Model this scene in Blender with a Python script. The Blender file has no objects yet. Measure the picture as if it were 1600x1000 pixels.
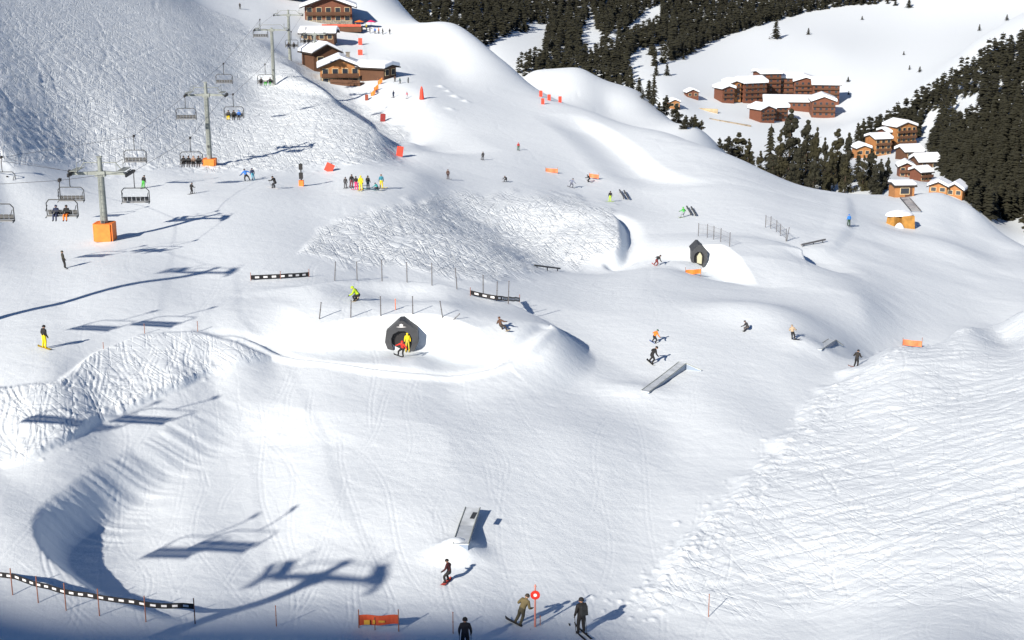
import bpy, bmesh, math, random
import numpy as np
from mathutils import Vector, Matrix
R = math.radians
rng = np.random.default_rng(7)
random.seed(7)
scene = bpy.context.scene
COL = scene.collection

# ------------------------------------------------------------------ camera
F = 2198.0          # focal length in pixels of the 1600 px wide frame
PITCH = R(15)
CAMZ = 31.0
cam_d = bpy.data.cameras.new("camera")
cam_d.sensor_width = 36.0
cam_d.lens = 36.0 * F / 1600.0
cam_d.clip_start, cam_d.clip_end = 0.5, 8000
cam = bpy.data.objects.new("camera", cam_d)
COL.objects.link(cam)
cam.location = (0, 0, CAMZ)
cam.rotation_euler = (R(90) - PITCH, 0, 0)
scene.camera = cam

# ------------------------------------------------------------------ light
SUN_EL = R(27)
SUN_AZ = math.atan2(-0.52, -0.855)           # compass direction the sun stands in (x = sin, y = cos)
TO_SUN = Vector((math.sin(SUN_AZ) * math.cos(SUN_EL), math.cos(SUN_AZ) * math.cos(SUN_EL), math.sin(SUN_EL)))
world = bpy.data.worlds.new("World")
scene.world = world
world.use_nodes = True
wn = world.node_tree
sky = wn.nodes.new("ShaderNodeTexSky")
sky.sky_type = 'NISHITA'
sky.sun_disc = False
sky.sun_elevation = SUN_EL
sky.sun_rotation = SUN_AZ
sky.altitude = 1800
sky.dust_density = 0.0
sky.ozone_density = 6.0
wn.links.new(sky.outputs[0], wn.nodes["Background"].inputs[0])
wn.nodes["Background"].inputs[1].default_value = 0.05
sun_d = bpy.data.lights.new("sun", 'SUN')
sun_d.energy = 5.0
sun_d.angle = R(0.8)
sun_d.color = (1.0, 0.90, 0.775)
sun = bpy.data.objects.new("sun", sun_d)
COL.objects.link(sun)
sun.rotation_euler = TO_SUN.to_track_quat('Z', 'Y').to_euler()
scene.view_settings.view_transform = 'Standard'
scene.view_settings.look = 'None'
scene.view_settings.exposure = 0.5
scene.view_settings.gamma = 1.0
scene.cycles.use_denoising = True
scene.cycles.max_bounces = 6
scene.cycles.diffuse_bounces = 1

# ------------------------------------------------------------------ pixel rays of the survey points
SP, CP = math.sin(PITCH), math.cos(PITCH)
def ray(px, py):
    u, v = (px - 800.0) / F, (py - 500.0) / F
    return np.array([u, CP - v * SP, -SP - v * CP])
def at_depth(px, py, d):
    r_ = ray(px, py)
    return np.array([0, 0, CAMZ]) + r_ * d
def at_z(px, py, z):
    r_ = ray(px, py)
    return np.array([0, 0, CAMZ]) + r_ * ((z - CAMZ) / r_[2])

# ------------------------------------------------------------------ base terrain: survey points
Z = [  # px, py, height
 (-300,1000,1.0),(0,1000,.8),(400,1000,.3),(800,1000,-1.0),(1000,1000,-2.0),(-500,600,2.0),
 (-300,800,1.5),(0,800,1.0),(0,930,.8),(200,880,.0),(400,880,-.6),(600,900,-.9),(800,900,-1.5),
 (300,780,-.3),(500,740,-.4),(700,700,-.6),(0,735,.6),(160,660,.3),(230,632,.3),(330,592,.2),(430,572,.0),(560,590,-.3),
 (0,600,2.4),(90,588,2.4),(150,548,2.2),(210,524,2.2),(300,518,2.0),(370,530,1.4),(-300,600,2.6),
 (0,520,2.3),(100,480,2.1),(300,470,1.9),(500,470,1.4),(700,480,.2),(0,420,2.0),(100,420,1.8),(300,420,1.4),(500,400,.8),(700,440,-1.4),(600,420,-.5),(500,350,.4),(700,400,-1.8),
 (0,330,1.2),(165,372,1.2),(300,300,.8),(150,290,.5),(420,290,.4),(560,292,.2),(650,270,-1.2),(-300,420,3),
 (700,780,-.9),(900,700,-1.9),(900,600,-2.2),(700,610,-1.1),(860,480,-2.7),(1000,800,-2.7),(1050,700,-3.2),
]
D = [  # px, py, depth
 (1100,600,111),(1018,565,117),(1340,572,121),(1240,530,126),(1000,450,147),(1100,420,163),(1200,450,155),(1350,480,148),
 (1200,620,110),(860,440,152),
 (1450,420,186),(1560,440,188),(1600,470,174),(1500,400,201),(1300,400,182),
 (850,420,164),(960,420,165),
 (700,310,194),(850,310,208),(950,330,203),(1070,335,204),(1200,340,199),(1300,340,208),(1250,310,226),(1407,352,219),(1410,306,250),
 (1500,340,232),(1330,303,254),(1400,304,253),(1470,301,250),(1520,325,241),(1560,365,228),(1600,386,219),(1700,440,205),(1560,400,210),
 (620,240,238),(640,200,262),(660,155,310),(700,200,285),(700,260,232),(800,250,250),(900,250,260),(1000,300,231),(800,200,292),(900,300,226),
 (580,150,322),(535,135,332),(600,100,365),(700,110,368),(800,140,352),(600,60,425),(560,40,440),(500,45,430),(640,32,452),(720,50,440),
 (760,78,420),(800,110,398),(850,150,374),(880,165,357),(930,181,342),(1050,216,308),(1150,252,281),(1250,292,256),
 # left hill
 (-300,290,142),(0,262,174),(150,256,196),(300,262,205),(400,268,203),(500,272,203),(590,255,215),
 (0,232,177),(0,145,200),(0,17,250),(-300,82,175),(-300,207,150),(-300,-107,240),(200,188,220),(200,120,250),(200,35,300),(200,-94,420),(300,168,250),(300,83,300),(300,32,345),(328,232,222),
 (400,138,300),(400,75,350),(400,61,366),(500,127,326),(560,166,308),(640,213,270),(540,178,262),(500,150,284),(500,200,238),(450,160,280),(590,215,238),(450,95,348),
 (420,48,400),(375,10,425),(440,85,366),(560,-60,560),(400,-100,600),
 # shoulder beyond the piste
 (830,113,500),(870,112,500),(910,115,500),(960,131,490),(990,140,480),(1005,163,455),(1030,184,435),(1090,200,400),(950,165,450),(870,148,450),
 # valley meadow and far slopes
 (1000,128,850),(1040,160,780),(1100,168,800),(1150,190,770),(1220,195,780),(1300,190,800),(1340,180,800),(1400,100,950),(1300,80,1000),(1100,100,950),(1200,40,1150),
 (1400,12,1250),(1600,20,1150),(1500,60,1030),(1600,-40,1300),(1250,220,700),
 (780,100,900),(900,100,930),(1000,60,1060),(900,40,1120),(1100,40,1180),(700,30,1020),(560,0,1100),(800,0,1180),(1000,0,1260),(1200,0,1300),(640,-100,1350),(1000,-100,1430),
 (1400,-80,1450),(1300,-250,1750),(700,-250,1650),(300,-200,1600),(1700,-200,1700),
 # village and the forested slope
 (1340,240,600),(1390,218,620),(1420,200,640),(1440,285,440),(1400,285,440),(1500,302,400),(1340,190,700),(1470,190,620),(1500,290,480),(1600,375,385),(1570,340,420),
 (1600,300,440),(1600,200,500),(1600,100,570),(1600,45,620),(1500,100,660),(1420,165,690),(1500,200,560),(1550,250,490),(1800,100,450),(1800,300,380),(1800,-50,560),
 # trees below the crest
 (1110,236,470),(1200,284,430),(1300,292,430),(1250,250,480),(1340,290,420),(1180,250,470),(1050,198,520),(1000,178,560),
 (1540,352,380),
]
H = [  # px, depth, height of ground hidden behind a crest
 (560,310,-2),(600,290,-4),(480,345,.6),(640,285,-5),(480,335,2),(400,388,6.9),(320,425,16.2),
 (640,620,-30),(720,600,-38),(560,700,-30),(500,600,0),(800,450,-15.5),(850,410,-13),(760,500,-22),(650,800,-75),(800,750,-80),(900,650,-80),
 (900,400,-15),(1000,385,-21),(1100,360,-24),(1200,335,-28),(1300,325,-30),(1000,600,-70),(950,560,-60),
 (1450,310,-32),(1520,300,-38),(1580,280,-38),(1660,270,-40),(1500,330,-42),(1600,320,-52),(1700,310,-50),(1380,340,-36),(1330,350,-38),
 (1600,125,-4.5),(1600,150,-10.5),(1500,130,-7),(1400,128,-8.2),(1800,130,-5),(1700,150,-10),(1800,200,-16),
 (-800,150,1),(-800,80,1),(0,45,1),(800,45,-1),(1600,40,6),(2400,60,12),(2400,150,0),(-900,260,40),(800,2600,600),(0,2500,500),(1600,2600,500),(-900,600,120),(2400,700,80),(2400,1500,150),(2400,300,-20),
]
BANK = [ # the trodden bank in the right foreground
 (980,952,-2.2),(1060,852,-2.5),(1130,782,-2.9),(1230,672,-3.3),(1290,602,-3.8),(1300,1000,-1.2),(1600,1000,.8),(1300,800,-2.0),(1400,700,-2.2),(1600,700,0),(1500,600,-2.5),(1600,600,-1.3),
 (1390,541,-3.8),(1500,506,-3.2),(1600,482,-2.6),(1400,900,-.8),(1500,800,-.6),(1900,700,1.4),(1900,1000,2.4),(1800,485,-1),
]
pts = []
for px, py, z in Z + BANK:
    pts.append(at_z(px, py, z))
for px, py, d in D:
    pts.append(at_depth(px, py, d))
for px, d, z in H:
    p = at_depth(px, 500, d)
    p = np.array([(px - 800) / F * d, math.sqrt(max(d * d * 0.99, 1)), 0]); p[2] = z
    pts.append(p)
pts = np.array(pts)
LS = 0.28
def chart(x, y):
    return np.arctan2(x, y), LS * np.log(np.hypot(x, y))
_a, _b = chart(pts[:, 0], pts[:, 1])
def tps_k(da, db):
    q = da * da + db * db
    return 0.5 * q * np.log(q + 1e-12)
_n = len(pts)
LAM = np.concatenate([np.full(len(Z), 1.2e-4), np.full(len(BANK), 1.2e-4), np.array([1.6e-4 if 100 < d_ < 200 and px_ > 0 else 1e-5 for px_, py_, d_ in D]), np.full(len(H), 1e-5)])
K = np.zeros((_n + 3, _n + 3))
K[:_n, :_n] = tps_k(_a[:, None] - _a[None], _b[:, None] - _b[None]) + np.diag(LAM)
K[:_n, _n], K[:_n, _n + 1], K[:_n, _n + 2] = 1, _a, _b
K[_n:, :_n] = K[:_n, _n:].T
WT = np.linalg.solve(K, np.concatenate([pts[:, 2], [0, 0, 0]]))
def base_ab(a, b):
    a = np.asarray(a, float); b = np.asarray(b, float)
    out = np.empty(a.shape)
    fa, fb, fo = a.ravel(), b.ravel(), out.ravel()
    for s in range(0, fa.size, 20000):
        e = s + 20000
        fo[s:e] = tps_k(fa[s:e, None] - _a[None], fb[s:e, None] - _b[None]) @ WT[:_n] + WT[_n] + WT[_n + 1] * fa[s:e] + WT[_n + 2] * fb[s:e]
    return fo.reshape(a.shape)
def base(x, y):
    return base_ab(*chart(np.asarray(x, float), np.asarray(y, float)))
_rs = np.geomspace(40, 2400, 900)
def hit(px, py, h=0.0, fn=None, rmin=0):
    """first ground point under the sight line of a survey pixel"""
    r_ = ray(px, py); hor = math.hypot(r_[0], r_[1])
    rs = _rs[_rs > rmin]
    t = rs / hor
    zz = CAMZ + r_[2] * t - ((fn or base)(r_[0] * t, r_[1] * t) + h)
    k = np.argmax(zz < 0)
    if k == 0: return np.array([r_[0] * t[0], r_[1] * t[0], CAMZ + r_[2] * t[0] - h])
    f = zz[k - 1] / (zz[k - 1] - zz[k])
    tt = t[k - 1] + f * (t[k] - t[k - 1])
    return np.array([r_[0] * tt, r_[1] * tt, CAMZ + r_[2] * tt - h])

def sstep(a, b, x):
    t = np.clip((x - a) / (b - a), 0, 1)
    return t * t * (3 - 2 * t)
def poly_dist(line, x, y):
    """unsigned distance, side (+ = right hand of the line's direction) and arc position 0..1 of points to a polyline"""
    line = np.asarray(line, float)
    best = np.full(x.shape, 1e9); side = np.zeros(x.shape); pos = np.zeros(x.shape); wsum = np.zeros(x.shape); over = np.zeros(x.shape); end = np.zeros(x.shape)
    seg = np.hypot(*(line[1:] - line[:-1]).T); cum = np.concatenate([[0], np.cumsum(seg)])
    keep = []
    last = len(line) - 2
    for i in range(last + 1):
        p, q = line[i], line[i + 1]
        d = q - p; L2 = d @ d + 1e-9
        t = ((x - p[0]) * d[0] + (y - p[1]) * d[1]) / L2
        tc = np.clip(t, 0, 1)
        dx, dy = x - p[0] - tc * d[0], y - p[1] - tc * d[1]
        dd = np.hypot(dx, dy)
        m = dd < best - 1e-6
        best = np.where(m, dd, best); side = np.where(m, np.sign(d[1] * dx - d[0] * dy), side)
        ov = np.zeros(x.shape)
        if i == 0: ov = np.maximum(0, -t) * seg[0]
        if i == last: ov = np.maximum(ov, (t - 1) * seg[-1])
        over = np.where(m, np.maximum(ov, 0), over); end = np.where(m, 0.0 if i < last / 2 else 1.0, end)
        keep.append((dd, (cum[i] + tc * seg[i]) / cum[-1]))
    eps = .5 + .35 * best
    for i, (dd, pp) in enumerate(keep):
        w = seg[i] / (dd - best + eps) ** 4
        wsum += w; pos += w * pp
    k = sstep(0, 1, over / (2 + .7 * best))
    return best, side, pos / wsum * (1 - k) + end * k
def smooth(line, n=60):
    """Catmull-Rom through the points"""
    P = np.asarray(line, float); P = np.vstack([2 * P[0] - P[1], P, 2 * P[-1] - P[-2]])
    out = []
    m = len(P) - 3
    for i in range(m):
        for t in np.linspace(0, 1, max(2, n // m), endpoint=False):
            a, b, c, d = P[i], P[i + 1], P[i + 2], P[i + 3]
            out.append(.5 * (2 * b + (c - a) * t + (2 * a - 5 * b + 4 * c - d) * t * t + (3 * b - a - 3 * c + d) * t ** 3))
    out.append(P[-2])
    return np.array(out)
def line_px(pp, h=0.0, n=60):
    return smooth([hit(px, py, h)[:2] for px, py in pp], n)

# ------------------------------------------------------------------ shaped snow: bowl, berms, banks, mounds
FEATURES = []
def feature(f): FEATURES.append(f); return f
bowl = line_px([(330,985),(215,940),(150,915),(95,880),(60,850),(45,815),(58,785),(100,752),(170,705),(250,658),(330,615),(400,592),(470,582)], 0.8)
@feature
def f_bowl(x, y):
    d, s, p = poly_dist(bowl, x, y)
    inside = s > 0
    amp = np.interp(p, [0, .04, .09, .2, .36, .5, .78, .93, 1], [0, 0, .25, .46, .70, .72, .42, 0, 0])
    steep = np.interp(p, [0, .3, .45, .6, 1], [1.7, 1.7, 2.6, 3.9, 4.6])
    zin = 0.8 - 2.3 * sstep(0, 1, d / steep) + .8 * sstep(steep, 30, d)
    zout = 0.8 * (1 - sstep(0, 10, d))
    z = np.where(inside, zin * (1 - sstep(5, 26, d)), zout)
    return amp * z
mound_edge = line_px([(400,506),(450,502),(500,497),(560,493),(640,491),(700,497),(750,519),(790,548)], 1.6)
@feature
def f_mound(x, y):
    d, s, p = poly_dist(mound_edge, x, y)
    front = s > 0
    amp = np.interp(p, [0, .2, .45, .8, 1], [0, .7, 1, 1, 0])
    zf = 1.6 - 2.6 * sstep(0, 1.1, d) + 1.0 * sstep(1.5, 7, d)
    zb = 1.6 * (1 - sstep(2, 12, d))
    return amp * np.where(front, zf, zb)
berm = line_px([(380,450),(440,444),(500,441),(560,440),(640,444),(720,456),(785,477),(835,502),(866,530),(852,556),(800,575),(720,585)], 0.9)
@feature
def f_berm(x, y):      # banked lane that swings round the end of the mound
    d, s, p = poly_dist(berm, x, y)
    amp = np.interp(p, [0, .12, .3, .7, .8, .9, 1], [0, .5, 1.0, 1.1, .8, .35, 0])
    return amp * np.where(s > 0, 1.15 * (1 - sstep(0, 7.5, d)), 1.15 - 1.45 * sstep(.1, 3.6, d) + .3 * sstep(3.6, 12, d))
rut = line_px([(300,520),(380,527),(480,556),(560,571),(640,581),(740,581),(810,570),(855,549)], 0.1)
@feature
def f_rut(x, y):
    d, s, p = poly_dist(rut, x, y)
    return np.minimum(p * 8, 1) * (0.28 * np.exp(-((d - .7) / .45) ** 2) * (s > 0) - 0.25 * np.exp(-((d - .5) / .5) ** 2) * (s < 0))
m2_edge = line_px([(1035,381),(1065,378),(1095,376),(1130,383),(1155,400),(1190,430)], 1.4)
@feature
def f_mound2(x, y):
    d, s, p = poly_dist(m2_edge, x, y)
    amp = np.interp(p, [0, .32, .6, 1], [0, 1, 1, 0])
    zf = 1.5 - 3.2 * sstep(0, 1.6, d) + 1.7 * sstep(1.6, 10, d)
    zb = 1.5 * (1 - sstep(2, 16, d))
    return amp * np.where(s > 0, zf, zb)
drop = line_px([(1190,368),(1210,378),(1232,386),(1248,394),(1258,408)], 0.6)
@feature
def f_drop(x, y):      # start platform edge above the second tunnel: snow wall facing away from the sun
    d, s, p = poly_dist(drop, x, y)
    amp = np.interp(p, [0, .3, .8, 1], [0, .5, 1, 0])
    return amp * np.where(s < 0, -1.4 * (1 - sstep(.8, 8, d)) * sstep(0, .8, d) , 0.9 * (1 - sstep(0, 8, d)))
lip2 = line_px([(1318,303),(1323,325),(1321,352),(1305,374),(1290,388),(1255,395)], 0.2)
@feature
def f_lip2(x, y):
    d, s, p = poly_dist(lip2, x, y)
    return np.where(s < 0, .3 * (1 - sstep(0, 1.6, d)), .3 * (1 - sstep(0, 3, d))) * np.clip(np.minimum(5 * p, 6 * (1 - p)), 0, 1)
step = line_px([(700,318),(800,314),(900,316),(955,330),(967,355),(962,378),(940,386),(958,398)], 1.0)
@feature
def f_step(x, y):      # chopped hump beside the groomed piste with its steep edge
    d, s, p = poly_dist(step, x, y)
    amp = np.interp(p, [0, .35, .6, .88, 1], [0, .4, 1, 1, 0])
    return amp * np.where(s > 0, 1.2 * (1 - sstep(4, 42, d)), 1.2 * (1 - sstep(0, 1.4, d)) - .7 * np.exp(-((d - 1.8) / 1.2) ** 2))
hollow = line_px([(820,345),(850,378),(890,395)], 0)
@feature
def f_hollow(x, y):
    d, s, p = poly_dist(hollow, x, y)
    return -2.2 * np.exp(-(d / 10.0) ** 2)
gully = line_px([(880,178),(930,205),(970,235),(1000,262),(1035,280),(1100,292)], 0)
@feature
def f_gully(x, y):
    d, s, p = poly_dist(gully, x, y)
    amp = np.interp(p, [0, .2, .75, 1], [0, 1, 1, 0])
    return amp * np.where(s < 0, -1.5 * (1 - sstep(0, 5, d)), -1.5 * (1 - sstep(0, 9, d)))
spur = line_px([(420,84),(460,112),(505,148),(550,182),(595,212),(622,234)], 0.4)
@feature
def f_spur(x, y):      # nose of the left hill, its far side falling steeply to the piste
    d, s, p = poly_dist(spur, x, y)
    amp = np.interp(p, [0, .25, .85, 1], [0, 1, 1, 0])
    return amp * np.where(s < 0, .7 - 3.4 * sstep(0, 5.5, d) + 2.7 * sstep(9, 28, d), .7 * (1 - sstep(0, 14, d)))
cat = line_px([(300,92),(400,122),(450,138),(500,152),(560,180)], 0)
@feature
def f_cat(x, y):       # path cut into the hill under the spur
    d, s, p = poly_dist(cat, x, y)
    return np.interp(p, [0, .2, .8, 1], [0, 1, 1, 0]) * (.4 * np.exp(-((d * s + 3) / 2.5) ** 2) - .35 * np.exp(-((d * s - 1) / 2.2) ** 2))
crest = line_px([(640,34),(720,52),(760,80),(800,112),(850,152),(880,167),(930,183),(1050,218),(1150,254),(1250,294)], 0)
@feature
def f_crest(x, y):     # rounded shoulder where the piste falls away
    d, s, p = poly_dist(crest, x, y)
    return np.interp(p, [0, .1, .9, 1], [0, 1, 1, 0]) * (0.9 * np.exp(-(d / 9.0) ** 2) - .4 * np.exp(-((d - 18) / 10.0) ** 2) * (s > 0))
bumps = [(690,136,1.0,.6),(701,143,.8,.5),(712,151,1.1,.6),(728,158,.9,.5),(704,170,1.0,.4),(1120,640,5,.3),(1180,690,5,.35),(1090,780,5,.3),(960,700,6,.45),(600,690,7,.4),(400,830,5,.35),(722,862,1.1,.55),(705,866,1.0,.45),(990,612,2.5,.5),(1270,545,2.5,.5),(1180,495,6,1.2),(1480,395,9,-.9),(1450,385,8,.9),(1530,410,9,1.0),(560,800,7,.5),(480,840,4,-.4)]
_bp = [(hit(px, py), r_, h_) for px, py, r_, h_ in bumps]
@feature
def f_bumps(x, y):
    z = np.zeros(np.shape(x))
    for c, r_, h_ in _bp:
        z = z + h_ * np.exp(-(((x - c[0]) / r_) ** 2 + ((y - c[1]) / r_) ** 2))
    return z
def near_features(x, y):
    x = np.asarray(x, float); y = np.asarray(y, float)
    z = np.zeros(x.shape)
    m = np.hypot(x, y) < 520
    if m.any():
        xs, ys = x[m], y[m]
        acc = np.zeros(xs.shape)
        for f in FEATURES: acc = acc + f(xs, ys)
        z[m] = acc
    return z
def ground_xy(x, y):
    return base(x, y) + near_features(x, y)
def G(px, py, rmin=0):
    return hit(px, py, 0, ground_xy, rmin)
def GD(px, d):
    """ground point at a depth along a pixel column"""
    x, y = (px - 800) / F * d, d
    return np.array([x, y, float(ground_xy(np.array([x]), np.array([y]))[0])])

# value noise used to roughen the snow
def vnoise(x, y, seed):
    xi, yi = np.floor(x).astype(np.int64), np.floor(y).astype(np.int64)
    fx, fy = x - xi, y - yi
    fx, fy = fx * fx * (3 - 2 * fx), fy * fy * (3 - 2 * fy)
    def hsh(i, j):
        h = (i * 374761393 + j * 668265263 + seed * 974634777) & 0x7fffffff
        h = ((h ^ (h >> 13)) * 1274126177) & 0x7fffffff
        return ((h ^ (h >> 16)) & 0xffff) / 32767.5 - 1
    return (hsh(xi, yi) * (1 - fx) + hsh(xi + 1, yi) * fx) * (1 - fy) + (hsh(xi, yi + 1) * (1 - fx) + hsh(xi + 1, yi + 1) * fx) * fy

# the sheet: rows by distance, columns by bearing
az = np.concatenate([np.linspace(-36, -23, 40)[:-1], np.linspace(-23, 23, 930), np.linspace(23, 36, 40)[1:]]) * math.pi / 180
rr = np.concatenate([np.geomspace(24, 50, 34)[:-1], np.geomspace(50, 350, 800)[:-1], np.geomspace(350, 520, 70)[:-1], np.geomspace(520, 2600, 150)])
# coarse base, upsampled
ca, cb = np.linspace(az[0], az[-1], 280), np.linspace(LS * math.log(rr[0]), LS * math.log(rr[-1]), 400)
CB = base_ab(*np.meshgrid(ca, cb))
AZ, RR = np.meshgrid(az, rr)
def cubic_matrix(xs, x0, dx, n):
    f = np.clip((xs - x0) / dx, 0, n - 1.0001); i = f.astype(int); t = f - i
    M = np.zeros((len(xs), n)); r_ = np.arange(len(xs))
    for k, w in ((-1, -.5 * t + t * t - .5 * t ** 3), (0, 1 - 2.5 * t * t + 1.5 * t ** 3), (1, .5 * t + 2 * t * t - 1.5 * t ** 3), (2, -.5 * t * t + .5 * t ** 3)):
        np.add.at(M, (r_, np.clip(i + k, 0, n - 1)), w)
    return M
ZZ = cubic_matrix(LS * np.log(rr), cb[0], cb[1] - cb[0], len(cb)) @ CB @ cubic_matrix(az, ca[0], ca[1] - ca[0], len(ca)).T
XX, YY = RR * np.sin(AZ), RR * np.cos(AZ)
ZZ = ZZ + near_features(XX, YY)

# ---- chopped snow, ski tracks and groomer marks, as relief of the sheet itself
PXU = np.stack([XX, YY * CP - (ZZ - CAMZ) * SP, YY * SP + (ZZ - CAMZ) * CP])   # survey coordinates of each vertex
PX = 800 + F * PXU[0] / np.maximum(PXU[1], 1); PY = 500 - F * PXU[2] / np.maximum(PXU[1], 1)
def zone(poly, soft):
    P = np.asarray(poly, float)
    m = (PX > P[:, 0].min() - 40) & (PX < P[:, 0].max() + 40) & (PY > P[:, 1].min() - 40) & (PY < P[:, 1].max() + 40)
    out = np.zeros(PX.shape)
    x, y = PX[m], PY[m]
    ins = np.zeros(x.shape, bool)
    for i in range(len(P)):
        (x0, y0), (x1, y1) = P[i], P[(i + 1) % len(P)]
        ins ^= ((y0 > y) != (y1 > y)) & (x < (x1 - x0) * (y - y0) / (y1 - y0 + 1e-12) + x0)
    d, _, _ = poly_dist(np.vstack([P, P[:1]]), x, y)
    wob = vnoise(XX[m] * .5, YY[m] * .3, 3) * soft * .8
    out[m] = sstep(-soft, soft, np.where(ins, d, -d) + wob)
    return out
near = RR < 560
HILL = zone([(-200,-60),(330,-20),(400,58),(500,124),(640,210),(612,245),(480,262),(300,262),(100,252),(-200,260)], 10) * (RR < 420)
MOGUL = zone([(470,395),(520,350),(640,315),(720,303),(880,306),(955,325),(966,385),(900,415),(830,432),(760,440),(650,418),(540,412)], 10) * (RR < 300)
LBANK = zone([(-60,610),(90,596),(150,556),(215,527),(300,523),(370,536),(420,560),(330,582),(230,625),(150,660),(60,712),(-60,750)], 6) * (RR < 200)
RBANK = zone([(985,950),(1060,860),(1130,790),(1230,678),(1290,608),(1390,547),(1500,512),(1640,470),(1640,930),(1400,945),(1100,960)], 15) * (RR < 140)
SIDE = zone([(1000,190),(1200,290),(1330,300),(1600,390),(1640,520),(1500,490),(1380,480),(1250,440),(1150,330)], 20) * (RR < 330) * .25
def rough(mask, scales, seed, sx=1.0, sy=1.0):
    m = mask > .004
    z = np.zeros(mask.shape); acc = 0
    for k, (sc, am) in enumerate(scales):
        acc = acc + am * vnoise(XX[m] / sc * sx + 17 * k, YY[m] / sc * sy, seed + k)
    z[m] = acc
    return z * mask
REL = rough(HILL, [(11, .12), (3.2, .03), (1.3, .03), (.7, .02)], 11, 1, .8)
REL += rough(MOGUL, [(7, .18), (2.8, .08), (1.1, .06)], 21)
REL += rough(LBANK, [(3, .07), (1.2, .03), (.55, .02)], 31)
ZZ = ZZ + .4 * RBANK * (1 - sstep(850, 945, PY)) + .3 * LBANK
REL += rough(RBANK, [(7, .09), (1.3, .02), (.6, .03)], 41, .8, 1.2)
REL += rough(SIDE, [(7, .5), (2.5, .12)], 51)
ALL = near.astype(float) * (1 - np.clip(HILL + MOGUL + LBANK + RBANK, 0, 1))
REL += rough(ALL, [(14, .07), (5, .03), (1.6, .014), (.6, .008)], 61)
# groomer slide marks on the wall of the bowl
mb = (PX < 900) & (PY > 560) & (RR < 130)
d_, s_, p_ = poly_dist(bowl, XX[mb], YY[mb])
arc = p_ * 95
REL[mb] += np.where(s_ > 0, sstep(0, .8, d_) * (1 - sstep(2.5, 6, d_)), 0) * (.08 * vnoise(arc / 1.7 + d_ * .05, d_ * .12, 71) + .07 * vnoise(arc / .6, d_ * .2, 72)) * np.interp(p_, [0, .3, .4, .75, .92, 1], [.15, .3, .9, .6, 0, 0])
BUF = np.zeros(ZZ.shape)
row_i, col_i = np.arange(len(rr)), np.arange(len(az))
def splat(x, y, w):
    r_ = np.hypot(x, y); a_ = np.arctan2(x, y)
    ok = (r_ > rr[1]) & (r_ < rr[-3]) & (a_ > az[1]) & (a_ < az[-3])
    fi = np.interp(r_[ok], rr, row_i); fj = np.interp(a_[ok], az, col_i)
    i, j = fi.astype(int), fj.astype(int); fi -= i; fj -= j
    w = w[ok] if np.ndim(w) else np.full(ok.sum(), w)
    for di, dj, ww in ((0, 0, (1 - fi) * (1 - fj)), (0, 1, (1 - fi) * fj), (1, 0, fi * (1 - fj)), (1, 1, fi * fj)):
        np.add.at(BUF, (i + di, j + dj), w * ww)
def track(p, ang, length, wig, wl, depth, twin=True):
    n = int(length / .12)
    t = np.linspace(0, length, n)
    a_ = ang + wig * np.sin(t / wl * 2 * math.pi + rng.uniform(0, 6.3)) + np.cumsum(rng.normal(0, .004, n))
    x = p[0] + np.cumsum(np.cos(a_)) * .12; y = p[1] + np.cumsum(np.sin(a_)) * .12
    cell = np.clip(np.hypot(x, y) * .0024 * np.abs(np.sin(a_)) + np.hypot(x, y) * .0009 * np.abs(np.cos(a_)), .05, 3)   # spacing of the grid along the track
    w = -depth * np.minimum(1, .12 / np.maximum(cell, .12)) * 1.0 * sstep(0, 3, t) * (1 - sstep(length - 3, length, t))
    splat(x, y, w)
    if twin: splat(x - np.sin(a_) * .3, y + np.cos(a_) * .3, w)
def scatter(px0, px1, py0, py1, n, ang, dang, L, wig, wl, depth, mask, twin=True):
    k = 0
    while k < n:
        px, py = rng.uniform(px0, px1), rng.uniform(py0, py1)
        p = at_z(px, py, 0); p = hit(px, py)
        k += 1
        track(p, ang + rng.normal(0, dang), rng.uniform(*L), rng.uniform(0, wig), rng.uniform(*wl), depth * rng.uniform(.5, 1.3), twin)
def flush(mask):
    """blur what was splatted, keep it inside a zone, add it to the relief"""
    global BUF, REL
    B = BUF
    for ax in (0, 1):
        B = (np.roll(B, 1, ax) + 4 * B + np.roll(B, -1, ax)) / 6
    B2 = B
    for _ in range(2):
        for ax in (0, 1): B2 = (np.roll(B2, 1, ax) + 2 * B2 + np.roll(B2, -1, ax)) / 4
    REL += (np.clip(B, -.28, 0) - .6 * np.clip(B2, -.28, 0)) * mask
    BUF = np.zeros(ZZ.shape)
scatter(-40, 620, 0, 250, 700, R(-42), .5, (15, 80), .4, (12, 40), .10, HILL)
scatter(0, 600, 160, 260, 520, R(-60), .9, (4, 20), .9, (4, 12), .12, HILL)
flush(np.clip(HILL * 1.3, 0, 1))
scatter(480, 960, 310, 425, 420, R(-70), .6, (5, 22), .6, (6, 14), .12, MOGUL)
scatter(780, 960, 325, 400, 34, R(-125), .3, (10, 24), .2, (12, 20), .26, MOGUL)
flush(MOGUL)
scatter(-20, 420, 520, 620, 190, R(-62), .32, (5, 16), .35, (8, 20), .11, LBANK)
scatter(-20, 420, 540, 700, 60, R(-140), .4, (4, 14), .5, (8, 20), .11, LBANK)
flush(LBANK)
scatter(980, 1640, 500, 950, 260, R(20), .30, (3, 26), .45, (8, 40), .10, RBANK, False)
scatter(980, 1640, 500, 950, 150, R(24), .22, (8, 34), .3, (12, 40), .11, RBANK)
scatter(980, 1640, 500, 950, 190, R(-25), .5, (2, 14), .6, (5, 20), .11, RBANK, False)
scatter(980, 1640, 500, 950, 240, R(65), .8, (1.5, 8), .9, (4, 10), .15, RBANK, False)
scatter(980, 1320, 600, 950, 300, R(60), .6, (.6, 4), .9, (3, 6), .24, RBANK, False)
flush(RBANK)
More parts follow.
